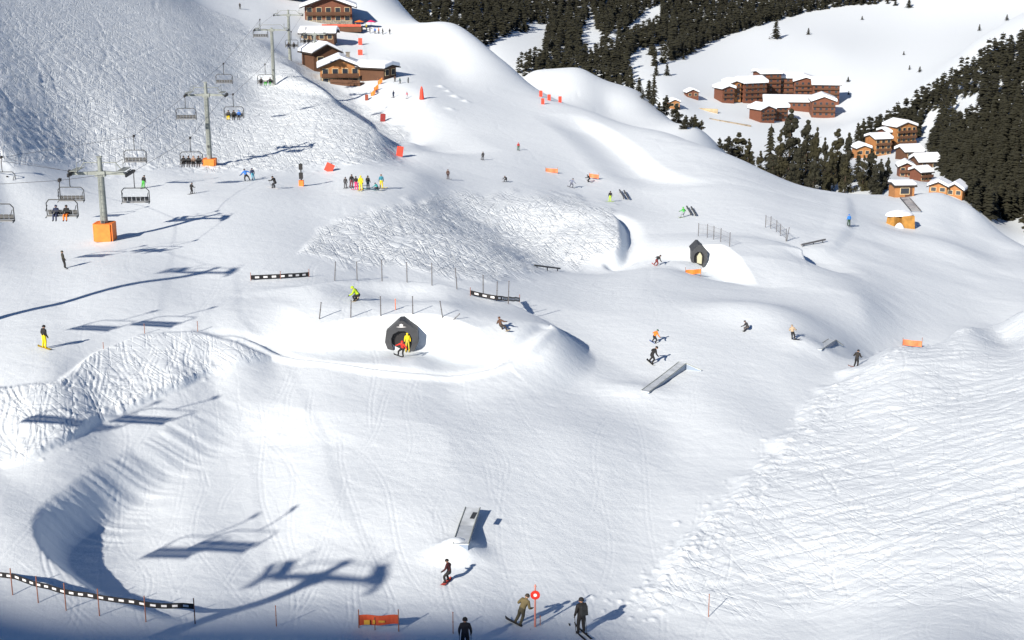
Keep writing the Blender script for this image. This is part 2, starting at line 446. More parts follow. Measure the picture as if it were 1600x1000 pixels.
# clods thrown up along the edge of the bank and at the foot of the hill
def clods(line, n, spread, r0, r1, h0, h1):
    P = np.array([hit(px, py)[:2] for px, py in line]); L = smooth(P, 60)
    for _ in range(n):
        c = L[rng.integers(len(L))] + rng.normal(0, spread, 2); r_ = rng.uniform(r0, r1)
        j0, j1 = np.searchsorted(az, [math.atan2(c[0], c[1]) - 3 * r_ / np.hypot(*c), math.atan2(c[0], c[1]) + 3 * r_ / np.hypot(*c)]); i0, i1 = np.searchsorted(rr, [np.hypot(*c) - 3 * r_, np.hypot(*c) + 3 * r_])
        if j1 <= j0 or i1 <= i0: continue
        x, y = XX[i0:i1, j0:j1] - c[0], YY[i0:i1, j0:j1] - c[1]
        REL[i0:i1, j0:j1] += rng.uniform(h0, h1) * np.exp(-((x * x + y * y) / r_ ** 2) ** 1.5)
clods([(1000,950),(1080,860),(1152,790),(1248,684),(1308,616),(1400,556),(1505,520)], 700, .9, .10, .26, .015, .085)
clods([(60,712),(150,660),(230,625),(330,582)], 160, .6, .1, .26, .02, .09)
clods([(100,252),(300,262),(480,262),(612,245)], 320, 2.5, .25, .6, .04, .15)
scatter(0, 1600, 240, 1000, 420, R(-75), .9, (20, 90), .35, (15, 40), .035, ALL)
scatter(0, 1600, 420, 1000, 260, R(-20), .5, (4, 40), .5, (10, 30), .03, ALL, False)
scatter(450, 1300, 60, 330, 160, R(-62), .4, (30, 110), .5, (14, 30), .05, ALL)
flush(ALL * .8)
ZZ = ZZ + REL

def new_obj(name, me, parent=None):
    o = bpy.data.objects.new(name, me)
    COL.objects.link(o)
    if parent: o.parent = parent
    return o
def grid_mesh(name, X, Y, Zz):
    nr, nc = X.shape
    me = bpy.data.meshes.new(name)
    co = np.stack([X, Y, Zz], -1).reshape(-1, 3).astype(np.float32)
    idx = np.arange(nr * nc).reshape(nr, nc)
    q = np.stack([idx[:-1, :-1], idx[:-1, 1:], idx[1:, 1:], idx[1:, :-1]], -1).reshape(-1, 4).astype(np.int32)
    me.vertices.add(len(co)); me.vertices.foreach_set("co", co.ravel())
    me.loops.add(q.size); me.loops.foreach_set("vertex_index", q.ravel())
    me.polygons.add(len(q)); me.polygons.foreach_set("loop_start", np.arange(0, q.size, 4, dtype=np.int32)); me.polygons.foreach_set("use_smooth", np.ones(len(q), bool))
    me.update(calc_edges=True)
    return me
snow = bpy.data.materials.new("snow"); snow.use_nodes = True
nt = snow.node_tree; bs = nt.nodes["Principled BSDF"]
bs.inputs["Base Color"].default_value = (.79, .868, .94, 1); bs.inputs["Roughness"].default_value = .6
def snow_detail():
    """grain everywhere, crossing ski scratches where the snow is trodden"""
    N, Lk = nt.nodes, nt.links.new
    tc = N.new("ShaderNodeTexCoord"); at = N.new("ShaderNodeAttribute"); at.attribute_name = "trodden"
    g = N.new("ShaderNodeTexNoise"); g.inputs["Scale"].default_value = 1.6; g.inputs["Detail"].default_value = 8; g.inputs["Roughness"].default_value = .65
    Lk(tc.outputs["Object"], g.inputs["Vector"])
    prev = None
    for rot, sx, sy in ((-42, .10, 2.2), (-75, .16, 2.6), (22, .12, 2.0), (70, .2, 2.4)):
        mp = N.new("ShaderNodeMapping"); mp.vector_type = 'TEXTURE'; mp.inputs["Rotation"].default_value = (0, 0, R(rot)); mp.inputs["Scale"].default_value = (1 / sx, 1 / sy, 1)
        n = N.new("ShaderNodeTexNoise"); n.inputs["Scale"].default_value = 1.0; n.inputs["Detail"].default_value = 3; n.inputs["Distortion"].default_value = .6
        r_ = N.new("ShaderNodeMapRange"); r_.inputs[1].default_value, r_.inputs[2].default_value, r_.inputs[3].default_value, r_.inputs[4].default_value = .36, .48, 0.0, 1.0; r_.interpolation_type = 'SMOOTHSTEP'
        Lk(tc.outputs["Object"], mp.inputs[0]); Lk(mp.outputs[0], n.inputs["Vector"]); Lk(n.outputs[0], r_.inputs[0])
        if prev is None: prev = r_.outputs[0]
        else:
            m = N.new("ShaderNodeMath"); m.operation = 'MULTIPLY' if False else 'ADD'; Lk(prev, m.inputs[0]); Lk(r_.outputs[0], m.inputs[1]); prev = m.outputs[0]
    m = N.new("ShaderNodeMath"); m.operation = 'MULTIPLY'; Lk(prev, m.inputs[0]); Lk(at.outputs["Fac"], m.inputs[1])
    b1_ = N.new("ShaderNodeBump"); b1_.inputs["Strength"].default_value = .8; b1_.inputs["Distance"].default_value = .10; Lk(m.outputs[0], b1_.inputs["Height"])
    b2_ = N.new("ShaderNodeBump"); b2_.inputs["Strength"].default_value = .4; b2_.inputs["Distance"].default_value = .12; Lk(g.outputs[0], b2_.inputs["Height"]); Lk(b1_.outputs[0], b2_.inputs["Normal"])
    Lk(b2_.outputs[0], bs.inputs["Normal"])
snow_detail()
ground = new_obj("snow_ground", grid_mesh("snow_ground", XX, YY, ZZ))
ground.data.materials.append(snow)
_at = ground.data.attributes.new("trodden", 'FLOAT', 'POINT')
_at.data.foreach_set("value", np.clip(HILL + MOGUL + .22 * LBANK + .13 * RBANK + .03, 0, 1).ravel().astype(np.float32))
ground["kind"] = "structure"

# ------------------------------------------------------------------ unseen ridge behind the viewer, shaped to shade the bottom of the slope
def rough_ridge():
    L = 200.0
    edge = [(-900,850),(-300,870),(0,890),(160,920),(300,934),(480,928),(640,930),(780,944),(880,970),(960,1005),(1100,1060),(1400,1120),(1900,1180),(2600,1300)]
    pts_ = smooth([np.append(at_z(px, py, .3)[:2], .3) for px, py in edge], 90)
    t = np.array(TO_SUN)
    top = pts_ + t[None] * L
    n = len(top); prof = [(0, 0), (26, -14), (70, -50), (150, -120), (300, -190), (-30, -22), (-90, -70), (-170, -150)]
    prof = sorted(prof)
    X = np.zeros((len(prof), n)); Y = X.copy(); Zr = X.copy()
    for i, (o_, dz) in enumerate(prof):
        X[i] = top[:, 0] - t[0] / math.hypot(t[0], t[1]) * -o_; Y[i] = top[:, 1] + t[1] / math.hypot(t[0], t[1]) * o_
        Zr[i] = top[:, 2] + dz + (0 if o_ == 0 else 1) * 6 * vnoise(X[i] / 30, Y[i] / 30, 5) - (1.5 * np.abs(vnoise(X[i] / 9, Y[i] / 9, 8)) if o_ == 0 else 0)
    return grid_mesh("shadow_ridge", X, Y, Zr)
ridge = new_obj("shadow_ridge", rough_ridge())
ridge.data.materials.append(snow)
ridge["kind"] = "structure"

# ------------------------------------------------------------------ helpers
PI = math.pi
def mat(name, col, rough=.7, metal=0.0, var=0.0, scale=3.0, dark=None):
    m = bpy.data.materials.new(name); m.use_nodes = True
    t = m.node_tree; b = t.nodes["Principled BSDF"]
    b.inputs["Base Color"].default_value = (*col, 1); b.inputs["Roughness"].default_value = rough; b.inputs["Metallic"].default_value = metal
    if var:
        tc = t.nodes.new("ShaderNodeTexCoord"); n = t.nodes.new("ShaderNodeTexNoise"); r_ = t.nodes.new("ShaderNodeValToRGB")
        n.inputs["Scale"].default_value = scale; n.inputs["Detail"].default_value = 4
        r_.color_ramp.elements[0].position, r_.color_ramp.elements[1].position = .32, .68
        r_.color_ramp.elements[0].color = (*(dark or tuple(c * (1 - var) for c in col)), 1)
        r_.color_ramp.elements[1].color = (*tuple(min(1, c * (1 + var * .5)) for c in col), 1)
        t.links.new(tc.outputs["Object"], n.inputs["Vector"]); t.links.new(n.outputs[0], r_.inputs[0]); t.links.new(r_.outputs[0], b.inputs["Base Color"])
    return m
def planks(name, col, dark, per_m=5.0, axis=2):
    """boards: a saw-tooth along one axis darkens the joints, noise varies each board"""
    m = bpy.data.materials.new(name); m.use_nodes = True
    t = m.node_tree; b = t.nodes["Principled BSDF"]; b.inputs["Roughness"].default_value = .8
    tc = t.nodes.new("ShaderNodeTexCoord"); w = t.nodes.new("ShaderNodeTexWave"); n = t.nodes.new("ShaderNodeTexNoise")
    w.wave_type = 'BANDS'; w.bands_direction = 'XYZ'[axis]; w.wave_profile = 'SAW'; w.inputs["Scale"].default_value = per_m / 2
    n.inputs["Scale"].default_value = 1.2
    mx = t.nodes.new("ShaderNodeMix"); mx.data_type = 'RGBA'
    mx.inputs[6].default_value, mx.inputs[7].default_value = (*dark, 1), (*col, 1)
    ad = t.nodes.new("ShaderNodeMath"); ad.operation = 'MULTIPLY_ADD'; ad.inputs[1].default_value = .45
    for l in ((tc.outputs["Object"], w.inputs["Vector"]), (tc.outputs["Object"], n.inputs["Vector"]), (w.outputs[1], ad.inputs[0]), (n.outputs[0], ad.inputs[2]), (ad.outputs[0], mx.inputs[0]), (mx.outputs[2], b.inputs["Base Color"])):
        t.links.new(*l)
    return m
def arr(v): return np.asarray(v, float)
class MB:
    """collects shapes and links them as one mesh object"""
    def __init__(s): s.v, s.f, s.m, s.sm = [], [], [], []
    def add(s, vs, fs, mi=0, smooth=False):
        o = len(s.v); s.v += [tuple(map(float, p)) for p in vs]; s.f += [tuple(i + o for i in f) for f in fs]; s.m += [mi] * len(fs); s.sm += [smooth] * len(fs); return s
    def box(s, c, d, rot=None, mi=0, taper=1.0):
        x, y, z = (q / 2 for q in d)
        P = [Vector((sx * x * (taper if sz > 0 else 1), sy * y * (taper if sz > 0 else 1), sz * z)) for sz in (-1, 1) for sx, sy in ((-1, -1), (1, -1), (1, 1), (-1, 1))]
        if rot: P = [rot @ p for p in P]
        return s.add([p + Vector(c) for p in P], [(3, 2, 1, 0), (4, 5, 6, 7), (0, 1, 5, 4), (1, 2, 6, 5), (2, 3, 7, 6), (3, 0, 4, 7)], mi)
    def tube(s, p, q, r0, r1=None, n=8, mi=0, cap=True):
        p, q = Vector(p), Vector(q); r1 = r0 if r1 is None else r1
        z = (q - p).normalized(); x = z.orthogonal().normalized(); y = z.cross(x)
        V = [c + (x * math.cos(2 * PI * k / n) + y * math.sin(2 * PI * k / n)) * r_ for c, r_ in ((p, r0), (q, r1)) for k in range(n)]
        Fs = [(k, (k + 1) % n, n + (k + 1) % n, n + k) for k in range(n)]
        s.add(V, Fs, mi, True)
        if cap: s.add(V, [tuple(reversed(range(n))), tuple(range(n, 2 * n))], mi)
        return s
    def path(s, pts_, r_, n=6, mi=0):
        for a, b in zip(pts_[:-1], pts_[1:]): s.tube(a, b, r_, r_, n, mi)
        return s
    def prism(s, outline, axis, a, b, mi=0):
        """outline (u, v) swept along an axis from a to b"""
        def pt(u, v, w): return (w, u, v) if axis == 'x' else (u, w, v) if axis == 'y' else (u, v, w)
        n = len(outline)
        V = [pt(u, v, a) for u, v in outline] + [pt(u, v, b) for u, v in outline]
        area = sum(outline[i][0] * outline[(i + 1) % n][1] - outline[(i + 1) % n][0] * outline[i][1] for i in range(n))
        F0 = [tuple(range(n)), tuple(reversed(range(n, 2 * n)))] + [((i + 1) % n, i, n + i, n + (i + 1) % n) for i in range(n)]
        return s.add(V, F0, mi)
    def build(s, name, mats, parent=None, loc=None):
        me = bpy.data.meshes.new(name)
        me.from_pydata(s.v, [], s.f); me.update()
        me.polygons.foreach_set("material_index", s.m); me.polygons.foreach_set("use_smooth", s.sm)
        bm = bmesh.new(); bm.from_mesh(me); bmesh.ops.recalc_face_normals(bm, faces=bm.faces); bm.to_mesh(me); bm.free()
        for m in (mats if isinstance(mats, (list, tuple)) else [mats]): me.materials.append(m)
        o = new_obj(name, me, parent)
        if loc is not None: o.location = loc
        return o
def tag(o, label, cat, group=None):
    o["label"], o["category"] = label, cat
    if group: o["group"] = group
    return o
def thing(name, label, cat, loc, rz=0, group=None):
    o = new_obj(name, None); o.location = loc; o.rotation_euler = (0, 0, rz); o.empty_display_size = .2
    return tag(o, label, cat, group)
def dup(root, loc, rz=None, label=None, scale=None):
    """copy a thing with its parts and sub-parts"""
    def cp(o, par):
        c = o.copy(); COL.objects.link(c)
        if par: c.parent = par
        for ch in o.children: cp(ch, c)
        return c
    r_ = cp(root, None); r_.location = loc
    if rz is not None: r_.rotation_euler = (0, 0, rz)
    if label: r_["label"] = label
    if scale: r_.scale = (scale,) * 3
    return r_

steel = mat("galvanised_steel", (.27, .30, .285), .55, .2, .2, 1.5)
dsteel = mat("dark_steel", (.06, .065, .07), .5, .4)
orange_pad = mat("orange_padding", (.90, .22, .03), .6, 0, .15, 2)
red_pad = mat("red_padding", (.80, .06, .03), .6, 0, .15, 2)
black_m = mat("black_rubber_and_tunnel_dark", (.015, .015, .017), .6)
white_m = mat("white_plastic", (.82, .83, .85), .5)
wood_o = planks("orange_pine_boards", (.40, .185, .065), (.21, .085, .032))
wood_r = planks("red_brown_boards", (.17, .062, .034), (.085, .03, .018), 3.0)
frame_r = mat("brown_window_frames", (.22, .10, .06), .7)
wood_d = planks("dark_stained_boards", (.11, .05, .025), (.05, .022, .012))
wood_g = mat("ochre_boards", (.40, .20, .04), .8, 0, .35, 1.2)
stone = mat("grey_stone", (.24, .22, .19), .9, 0, .5, 2.2)
glass = mat("window_glass", (.03, .035, .045), .1)
cream = mat("cream_trim", (.62, .50, .30), .7)
under = mat("dark_eave", (.03, .022, .018), .9)
def roof_snow():
    m = bpy.data.materials.new("roof_snow"); m.use_nodes = True
    m.node_tree.nodes["Principled BSDF"].inputs["Base Color"].default_value = (.80, .86, .95, 1)
    m.node_tree.nodes["Principled BSDF"].inputs["Roughness"].default_value = .7
    return m
rsnow = roof_snow()

# ------------------------------------------------------------------ chairlift
def pulley_row(n, w, L):
    f = MB(); f.box((0, 0, .12), (.09, L, .16)); f.box((0, 0, .32), (.06, L * .5, .10)); f.box((0, 0, .2), (.07, .14, .34))
    wh = MB()
    for k in range(n):
        y = (k - (n - 1) / 2) * L / n
        wh.tube((-w, y, 0), (w, y, 0), .2, .2, 12)
    return f, wh
def lift_tower(px, base, arm_h, rz, half, label, post_up=1.7, pad=None):
    t = thing("lift_tower", label, "lift pylon", base, rz, "pylons of the chairlift")
    p = MB(); p.tube((0, 0, -1.5), (0, 0, arm_h), .42, .33, 16); p.tube((0, 0, arm_h), (0, 0, arm_h + post_up), .26, .22, 12); p.box((0, 0, arm_h + post_up), (.5, .5, .12)); p.build("pylon", steel, t)
    a = MB(); a.prism([(-half, -.10), (half, -.10), (half, .10), (.6, .26), (-.6, .26), (-half, .10)], 'y', -.17, .17); a.box((0, 0, 0), (1.0, .62, .55)); a.build("crossarm", steel, t, (0, 0, arm_h))
    for sd in (-1, 1):
        f, wh = pulley_row(6, .07, 3.0)
        q = f.build("pulley_frame", dsteel, t, (sd * half, 0, arm_h + .02)); wh.build("pulley_wheels", black_m, q)
        w = MB(); w.box((sd * (half - .55), 0, arm_h + .45), (.75, 2.6, .05)); w.path([(sd * (half - .95), -1.3, arm_h + .45), (sd * (half - .95), -1.3, arm_h + 1.3), (sd * (half - .95), 1.3, arm_h + 1.3), (sd * (half - .95), 1.3, arm_h + .45)], .03)
        w.build("catwalk", steel, t)
    u = MB(); u.path([(-half * .8, 0, arm_h + .2), (-half * .55, 0, arm_h + 1.15), (half * .55, 0, arm_h + 1.15), (half * .8, 0, arm_h + .2)], .05); u.build("lifting_frame", steel, t)
    l = MB()
    for sx in (-.18, .18): l.tube((sx, -.52, 1.6), (sx, -.46, arm_h), .025, .025, 5)
    for k in range(int((arm_h - 1.6) / .45)): l.tube((-.18, -.52, 1.7 + k * .45), (.18, -.52, 1.7 + k * .45), .02, .02, 5)
    l.build("ladder", steel, t)
    b = MB(); b.box((0, -.46, arm_h * .28), (.26, .2, .34)); b.build("junction_box", dsteel, t)
    if pad:
        w_, h_ = pad
        c = MB()
        for k in range(4):
            r_ = Matrix.Rotation(k * PI / 2, 3, 'Z')
            c.box(r_ @ Vector((0, -w_ / 2, h_ / 2)), (w_ - .12, .22, h_), r_)
        c.box((0, 0, h_ * .5), (w_ * .82, w_ * .82, h_ * .98)); c.build("safety_pad", orange_pad, t)
    return t
def depth_of(p): return p[1] * CP - (p[2] - CAMZ) * SP
def pt_px(px, py, d): return at_depth(px, py, d)
TW = []
def tower(px, base, arm_py, half, rz, label, post_up, pad=None):
    d = depth_of(base)
    top = at_depth(px, arm_py, d)
    h = top[2] - base[2]
    lift_tower(px, base, h, rz, half, label, post_up, pad)
    x, y = math.cos(rz), math.sin(rz)
    TW.append({s_: Vector((base[0] + s_ * half * x, base[1] + s_ * half * y, base[2] + h + .22)) for s_ in (-1, 1)})
b1 = G(165, 375); b2 = G(328, 258); b3 = G(428, 133); b4 = GD(458, 362); b5 = GD(497, 366)
d1 = depth_of(b1)
# two pylons stand just outside the frame; their shadows fall into it
sh0 = hit(312, 426, 0); shm = hit(482, 902, 0)
tl = np.array([TO_SUN[0], TO_SUN[1]]) / math.hypot(TO_SUN[0], TO_SUN[1])
def from_shadow(s_, h):
    q = np.array([s_[0], s_[1], s_[2]]); q[:2] += tl * h / math.tan(SUN_EL); q[2] = float(ground_xy(q[:1], q[1:2])[0])
    return q
for s_, h, up, lab in ((shm, 13.5, 1.2, "grey lift pylon nearest the viewer, whose shadow crosses the floor of the bowl"), (sh0, 16.0, 1.2, "tall grey lift pylon whose long shadow crosses the upper track")):
    q = from_shadow(s_, h); h = s_[2] + h - q[2]
    lift_tower(0, q, h, R(-6), 3.0, lab, up, None)
    TW.append({k: Vector((q[0] + k * 3.0, q[1], q[2] + h + .22)) for k in (-1, 1)})
tower(165, b1, 267, 2.95, R(0), "grey lift pylon with a big square orange pad round its foot", 1.75, (1.75, 1.85))
tower(328, b2, 146, 2.95, R(2), "grey lift pylon with a small orange pad standing at the foot of the shaded hill", 1.9, (1.7, 1.0))
tower(428, b3, 46, 3.6, R(4), "grey lift pylon on the shaded hill just below its crest", .5)
tower(458, b4, 23, 3.6, R(4), "tall grey lift pylon on the bright snow behind the crest of the hill", 1.3)
tower(497, b5, 53, 3.2, R(4), "grey lift pylon beside the snowy roofs, standing behind the hill crest", .5)

def make_chair():
    t = thing("lift_chair", "empty", "chairlift chair", (0, 0, 0), 0, "chairs hanging on the lift")     # origin at the grip on the cable
    h = MB(); h.path([(0, 0, -.05), (0, -.16, -.45), (0, -.16, -1.5), (0, 0, -1.75)], .05, 8); hh = h.build("hanger", dsteel, t)
    g = MB(); g.box((0, 0, .02), (.16, .6, .26)); g.tube((-.12, .15, .1), (.12, .15, .1), .1, .1, 8); g.build("grip", black_m, hh)
    f = MB(); W = 1.45
    f.path([(-W, .12, -3.3), (-W, .05, -2.1), (-W + .28, 0, -1.78), (W - .28, 0, -1.78), (W, .05, -2.1), (W, .12, -3.3), (W, -.35, -3.42)], .05, 8)
    f.path([(-W, .12, -3.3), (-W, -.35, -3.42)], .05, 8); f.build("frame", dsteel, t)
    s_ = MB(); s_.box((0, -.1, -3.28), (2 * W - .1, .48, .09)); s_.build("seat", mat("grey_seat_padding", (.20, .21, .22), .7), t)
    b = MB()
    for k in range(6): b.box(((k - 2.5) * .46, .16, -2.98), (.40, .06, .46), Matrix.Rotation(R(10), 3, 'X'))
    b.build("backrest", mat("slate_back_padding", (.12, .125, .13), .7), t)
    r_ = MB(); r_.path([(-W + .1, 0, -2.3), (-W + .1, -.5, -2.75), (W - .1, -.5, -2.75), (W - .1, 0, -2.3)], .035, 6)
    r_.build("restraint_bar", dsteel, t)
    return t
chair0 = make_chair()
CHAIRS = []
# hanger top pixel, depth, heading, cable side (-1 left, 1 right), label
chairs = [
 (209,268,150,2,1,"empty lift chair hanging beside the orange-padded pylon, on its right-hand cable"),
 (108,268,158,0,-1,"empty lift chair just left of the orange-padded pylon"),
 (93,282,129,-2,1,"lift chair carrying one rider in navy and one in orange trousers"),
 (209,213,181,0,-1,"empty lift chair above and behind the orange-padded pylon"),
 (297,216,182,2,1,"lift chair filled with a row of riders in black"),
 (289,150,203,2,-1,"empty lift chair hanging left of the second pylon"),
 (349,100,246,0,-1,"empty lift chair high beyond the second pylon, below the cable"),
 (364,148,208,3,1,"lift chair with riders in yellow, black and blue beside the second pylon"),
 (2,246,172,0,-1,"lift chair cut by the frame, higher of the two at the edge of the slope"),
 (-8,288,126,-2,1,"lift chair cut by the frame, lower of the two at the edge of the slope"),
 (414,101,252,3,1,"lift chair with riders in black and green below the crest pylon"),
 (406,31,276,3,-1,"empty lift chair hanging left of the crest pylon"),
 (455,50,318,3,1,"lift chair with two dark riders right of the crest pylon"),
 (478,44,330,3,-1,"small far lift chair with dark riders beside the pylon near the roofs"),
]
for i, (px, py, d, hd, sd, lab) in enumerate(chairs):
    p = at_depth(px, py, d)
    o = chair0 if i == 0 else dup(chair0, p)
    o.location = p; o.rotation_euler = (0, 0, R(hd)); o["label"] = lab
    CHAIRS.append((o, sd))
# chairs on the near spans, outside the frame, known by their shadows on the snow
SHCH = [(247,505,-1),(148,511,1),(240,658,-1),(125,664,1),(328,848,-1),(242,857,1),(262,407,-1)]
for k, (px, py, sd) in enumerate(SHCH):
    q = hit(px, py, 0); h = [8.5, 9.5, 9, 10, 9, 10, 9, 12][k]
    w = q[:2] + tl * h / math.tan(SUN_EL)
    v_ = (w[0], w[1], q[2] + h + 3.0); dd_ = w[1] * CP - (v_[2] - 3 - CAMZ) * SP
    print("chair", px, py, 800 + F * w[0] / dd_, 500 - F * (w[1] * SP + (v_[2] - 3 - CAMZ) * CP) / dd_)
    if 800 + F * (w[0] + 1.6) / dd_ > -4: continue
    o = dup(chair0, v_); o.rotation_euler = (0, 0, R(-5))
    o["label"] = "lift chair on the near spans whose shadow falls on the snow"
    CHAIRS.append((o, sd))
cable_m = mat("steel_cable", (.10, .10, .11), .5, .5)
for sd, lab in ((-1, "thin steel haul cable along the uphill side of the pylons"), (1, "thin steel haul cable along the downhill side of the pylons")):
    pp = [t_[sd] for t_ in TW[:6]] + [Vector(o.location) for o, s_ in CHAIRS[:13] if s_ == sd]
    pp.sort(key=lambda v: v.y)
    end = pp[-1] + (pp[-1] - pp[-3]).normalized() * 60
    m = MB(); m.path(pp + [end], .02, 5)
    tag(m.build("lift_cable", cable_m), lab, "cable", "haul cables of the chairlift")

# ------------------------------------------------------------------ people
SKEL = ["pelvis", "belly", "chest", "neck", "head0", "head1", "head2"]
def pose(kind):
    J = dict(pelvis=(0, 0, .93), belly=(0, .01, 1.10), chest=(0, .02, 1.33), neck=(0, .01, 1.50), head0=(0, .02, 1.57), head1=(0, .03, 1.66), head2=(0, .02, 1.74))
    for s_, n in ((-1, "l"), (1, "r")):
        J.update({n + "sh": (s_ * .19, .01, 1.43), n + "el": (s_ * .27, -.02, 1.17), n + "wr": (s_ * .28, .10, .95), n + "pa": (s_ * .275, .14, .87), n + "hip": (s_ * .10, 0, .90), n + "kn": (s_ * .13, .05, .50), n + "an": (s_ * .15, 0, .10), n + "to": (s_ * .17, .15, .05)})
    def up(d): J.update(d)
    def torso(tilt, pel, side=0.0):
        """lean the upper body forward about a pelvis moved to pel"""
        p0 = Vector(J["pelvis"]); M = Matrix.Rotation(-tilt, 3, 'X') @ Matrix.Rotation(side, 3, 'Y')
        for k in list(J):
            if k[1:] in ("sh", "el", "wr", "pa") or k in SKEL:
                J[k] = tuple(M @ (Vector(J[k]) - p0) + Vector(pel))
        for s_, n in ((-1, "l"), (1, "r")): J[n + "hip"] = (pel[0] + s_ * .10, pel[1], pel[2] - .03)
    if kind == "stand": pass
    elif kind == "poles":
        torso(.18, (0, -.04, .86))
        for s_, n in ((-1, "l"), (1, "r")): up({n + "kn": (s_ * .12, .14, .48), n + "el": (s_ * .34, .06, 1.05), n + "wr": (s_ * .36, .32, 1.02), n + "pa": (s_ * .36, .40, 1.02)})
    elif kind == "ski":
        torso(.62, (0, -.18, .68))
        for s_, n in ((-1, "l"), (1, "r")): up({n + "kn": (s_ * .14, .20, .45), n + "el": (s_ * .33, .18, .88), n + "wr": (s_ * .34, .44, .86), n + "pa": (s_ * .34, .52, .87)})
    elif kind == "board":      # sideways on a board, knees bent, arms out
        torso(.32, (0, -.12, .74))
        for s_, n in ((-1, "l"), (1, "r")): up({n + "kn": (s_ * .24, .15, .46), n + "an": (s_ * .27, .0, .12), n + "to": (s_ * .30, .15, .07), n + "el": (s_ * .44, .02, 1.02), n + "wr": (s_ * .60, .12, .92), n + "pa": (s_ * .67, .15, .90)})
    elif kind == "crouch":
        torso(.75, (0, -.2, .48))
        for s_, n in ((-1, "l"), (1, "r")): up({n + "kn": (s_ * .24, .20, .40), n + "an": (s_ * .26, .0, .12), n + "to": (s_ * .28, .15, .07), n + "el": (s_ * .40, .18, .62), n + "wr": (s_ * .48, .36, .52), n + "pa": (s_ * .50, .42, .48)})
    elif kind == "sit":        # on a chair, seat level at 0
        torso(.02, (0, 0, .12))
        for s_, n in ((-1, "l"), (1, "r")): up({n + "kn": (s_ * .13, -.46, .10), n + "an": (s_ * .14, -.52, -.36), n + "to": (s_ * .15, -.68, -.42), n + "hip": (s_ * .1, -.02, .10), n + "el": (s_ * .26, -.12, .36), n + "wr": (s_ * .18, -.40, .28), n + "pa": (s_ * .16, -.48, .28)})
    return J
RAD = dict(pelvis=.17, belly=.165, chest=.19, neck=.075, head0=.085, head1=.105, head2=.06, sh=.105, el=.075, wr=.055, pa=.042, hip=.125, kn=.092, an=.075, to=.062)
BODY = {}
def body_mesh(kind):
    if kind in BODY: return BODY[kind]
    J = pose(kind); names, co, ed, rad, segs = [], [], [], [], []
    def add(n, p, r_):
        names.append(n); co.append(Vector(p)); rad.append(r_); return len(co) - 1
    idx = {n: add(n, J[n], RAD[n]) for n in SKEL}
    def link(a, b, reg): ed.append((a, b)); segs.append((co[a], co[b], (rad[a] + rad[b]) / 2, reg))
    for a, b, reg in (("pelvis", "belly", 1), ("belly", "chest", 0), ("chest", "neck", 0), ("neck", "head0", 2), ("head0", "head1", 2), ("head1", "head2", 2)): link(idx[a], idx[b], reg)
    for n in "lr":
        prev = idx["chest"]
        for j, reg in (("sh", 0), ("el", 0), ("wr", 0), ("pa", 3)):
            k = add(n + j, J[n + j], RAD[j]); link(prev, k, reg); prev = k
        d = (Vector(J[n + "pa"]) - Vector(J[n + "wr"])).normalized(); sd = d.orthogonal().normalized(); curl = d.cross(sd)
        if kind not in ("far",):
            for q, (off, L) in enumerate(((-.030, .055), (-.010, .070), (.010, .066), (.030, .052))):
                b0 = add("f", co[prev] + sd * off + d * .035, .013); link(prev, b0, 3)
                b1_ = add("f", co[prev] + sd * off * 1.15 + d * (.035 + L) + curl * .02, .010); link(b0, b1_, 3)
            th = add("f", co[prev] + sd * -.055 + d * .02 + curl * .03, .014); link(prev, th, 3)
        prev = idx["pelvis"]
        for j, reg in (("hip", 1), ("kn", 1), ("an", 1), ("to", 4)):
            k = add(n + j, J[n + j], RAD[j]); link(prev, k, reg); prev = k
    me = bpy.data.meshes.new("body_frame"); me.from_pydata(co, ed, []); me.update()
    o = bpy.data.objects.new("body_frame", me); COL.objects.link(o)
    sk = o.modifiers.new("skin", 'SKIN'); sk.use_smooth_shade = True
    for i, sv in enumerate(me.skin_vertices[0].data):
        r_ = rad[i]; sv.radius = (r_, r_ * (.80 if names[i] in ("chest", "belly", "pelvis") else 1)); sv.use_root = (i == 0)
    ss = o.modifiers.new("sub", 'SUBSURF'); ss.levels = ss.render_levels = 1
    bpy.context.view_layer.update()
    dg = bpy.context.evaluated_depsgraph_get()
    m2 = bpy.data.meshes.new_from_object(o.evaluated_get(dg))
    m2.name = "person_body"
    bpy.data.objects.remove(o)
    for k in range(5): m2.materials.append(None)
    A = np.array([s_[0] for s_ in segs]); B = np.array([s_[1] for s_ in segs]); rr_ = np.array([s_[2] for s_ in segs]); rg = [s_[3] for s_ in segs]
    mi = []
    for p in m2.polygons:
        c = np.array(p.center); t = np.clip(((c - A) * (B - A)).sum(1) / ((B - A) ** 2).sum(1), 0, 1)
        mi.append(rg[int(np.argmin(np.linalg.norm(c - A - t[:, None] * (B - A), axis=1) - rr_))])
    m2.polygons.foreach_set("material_index", mi); m2.polygons.foreach_set("use_smooth", [True] * len(mi)); m2.update()
    BODY[kind] = (m2, J)
    return BODY[kind]
CM = {}
def cloth(c):
    if c not in CM: CM[c] = mat("cloth_%d" % len(CM), c, .8, 0, .18, 6)
    return CM[c]
skin_m = mat("skin", (.52, .30, .21), .55)
GEAR = {}
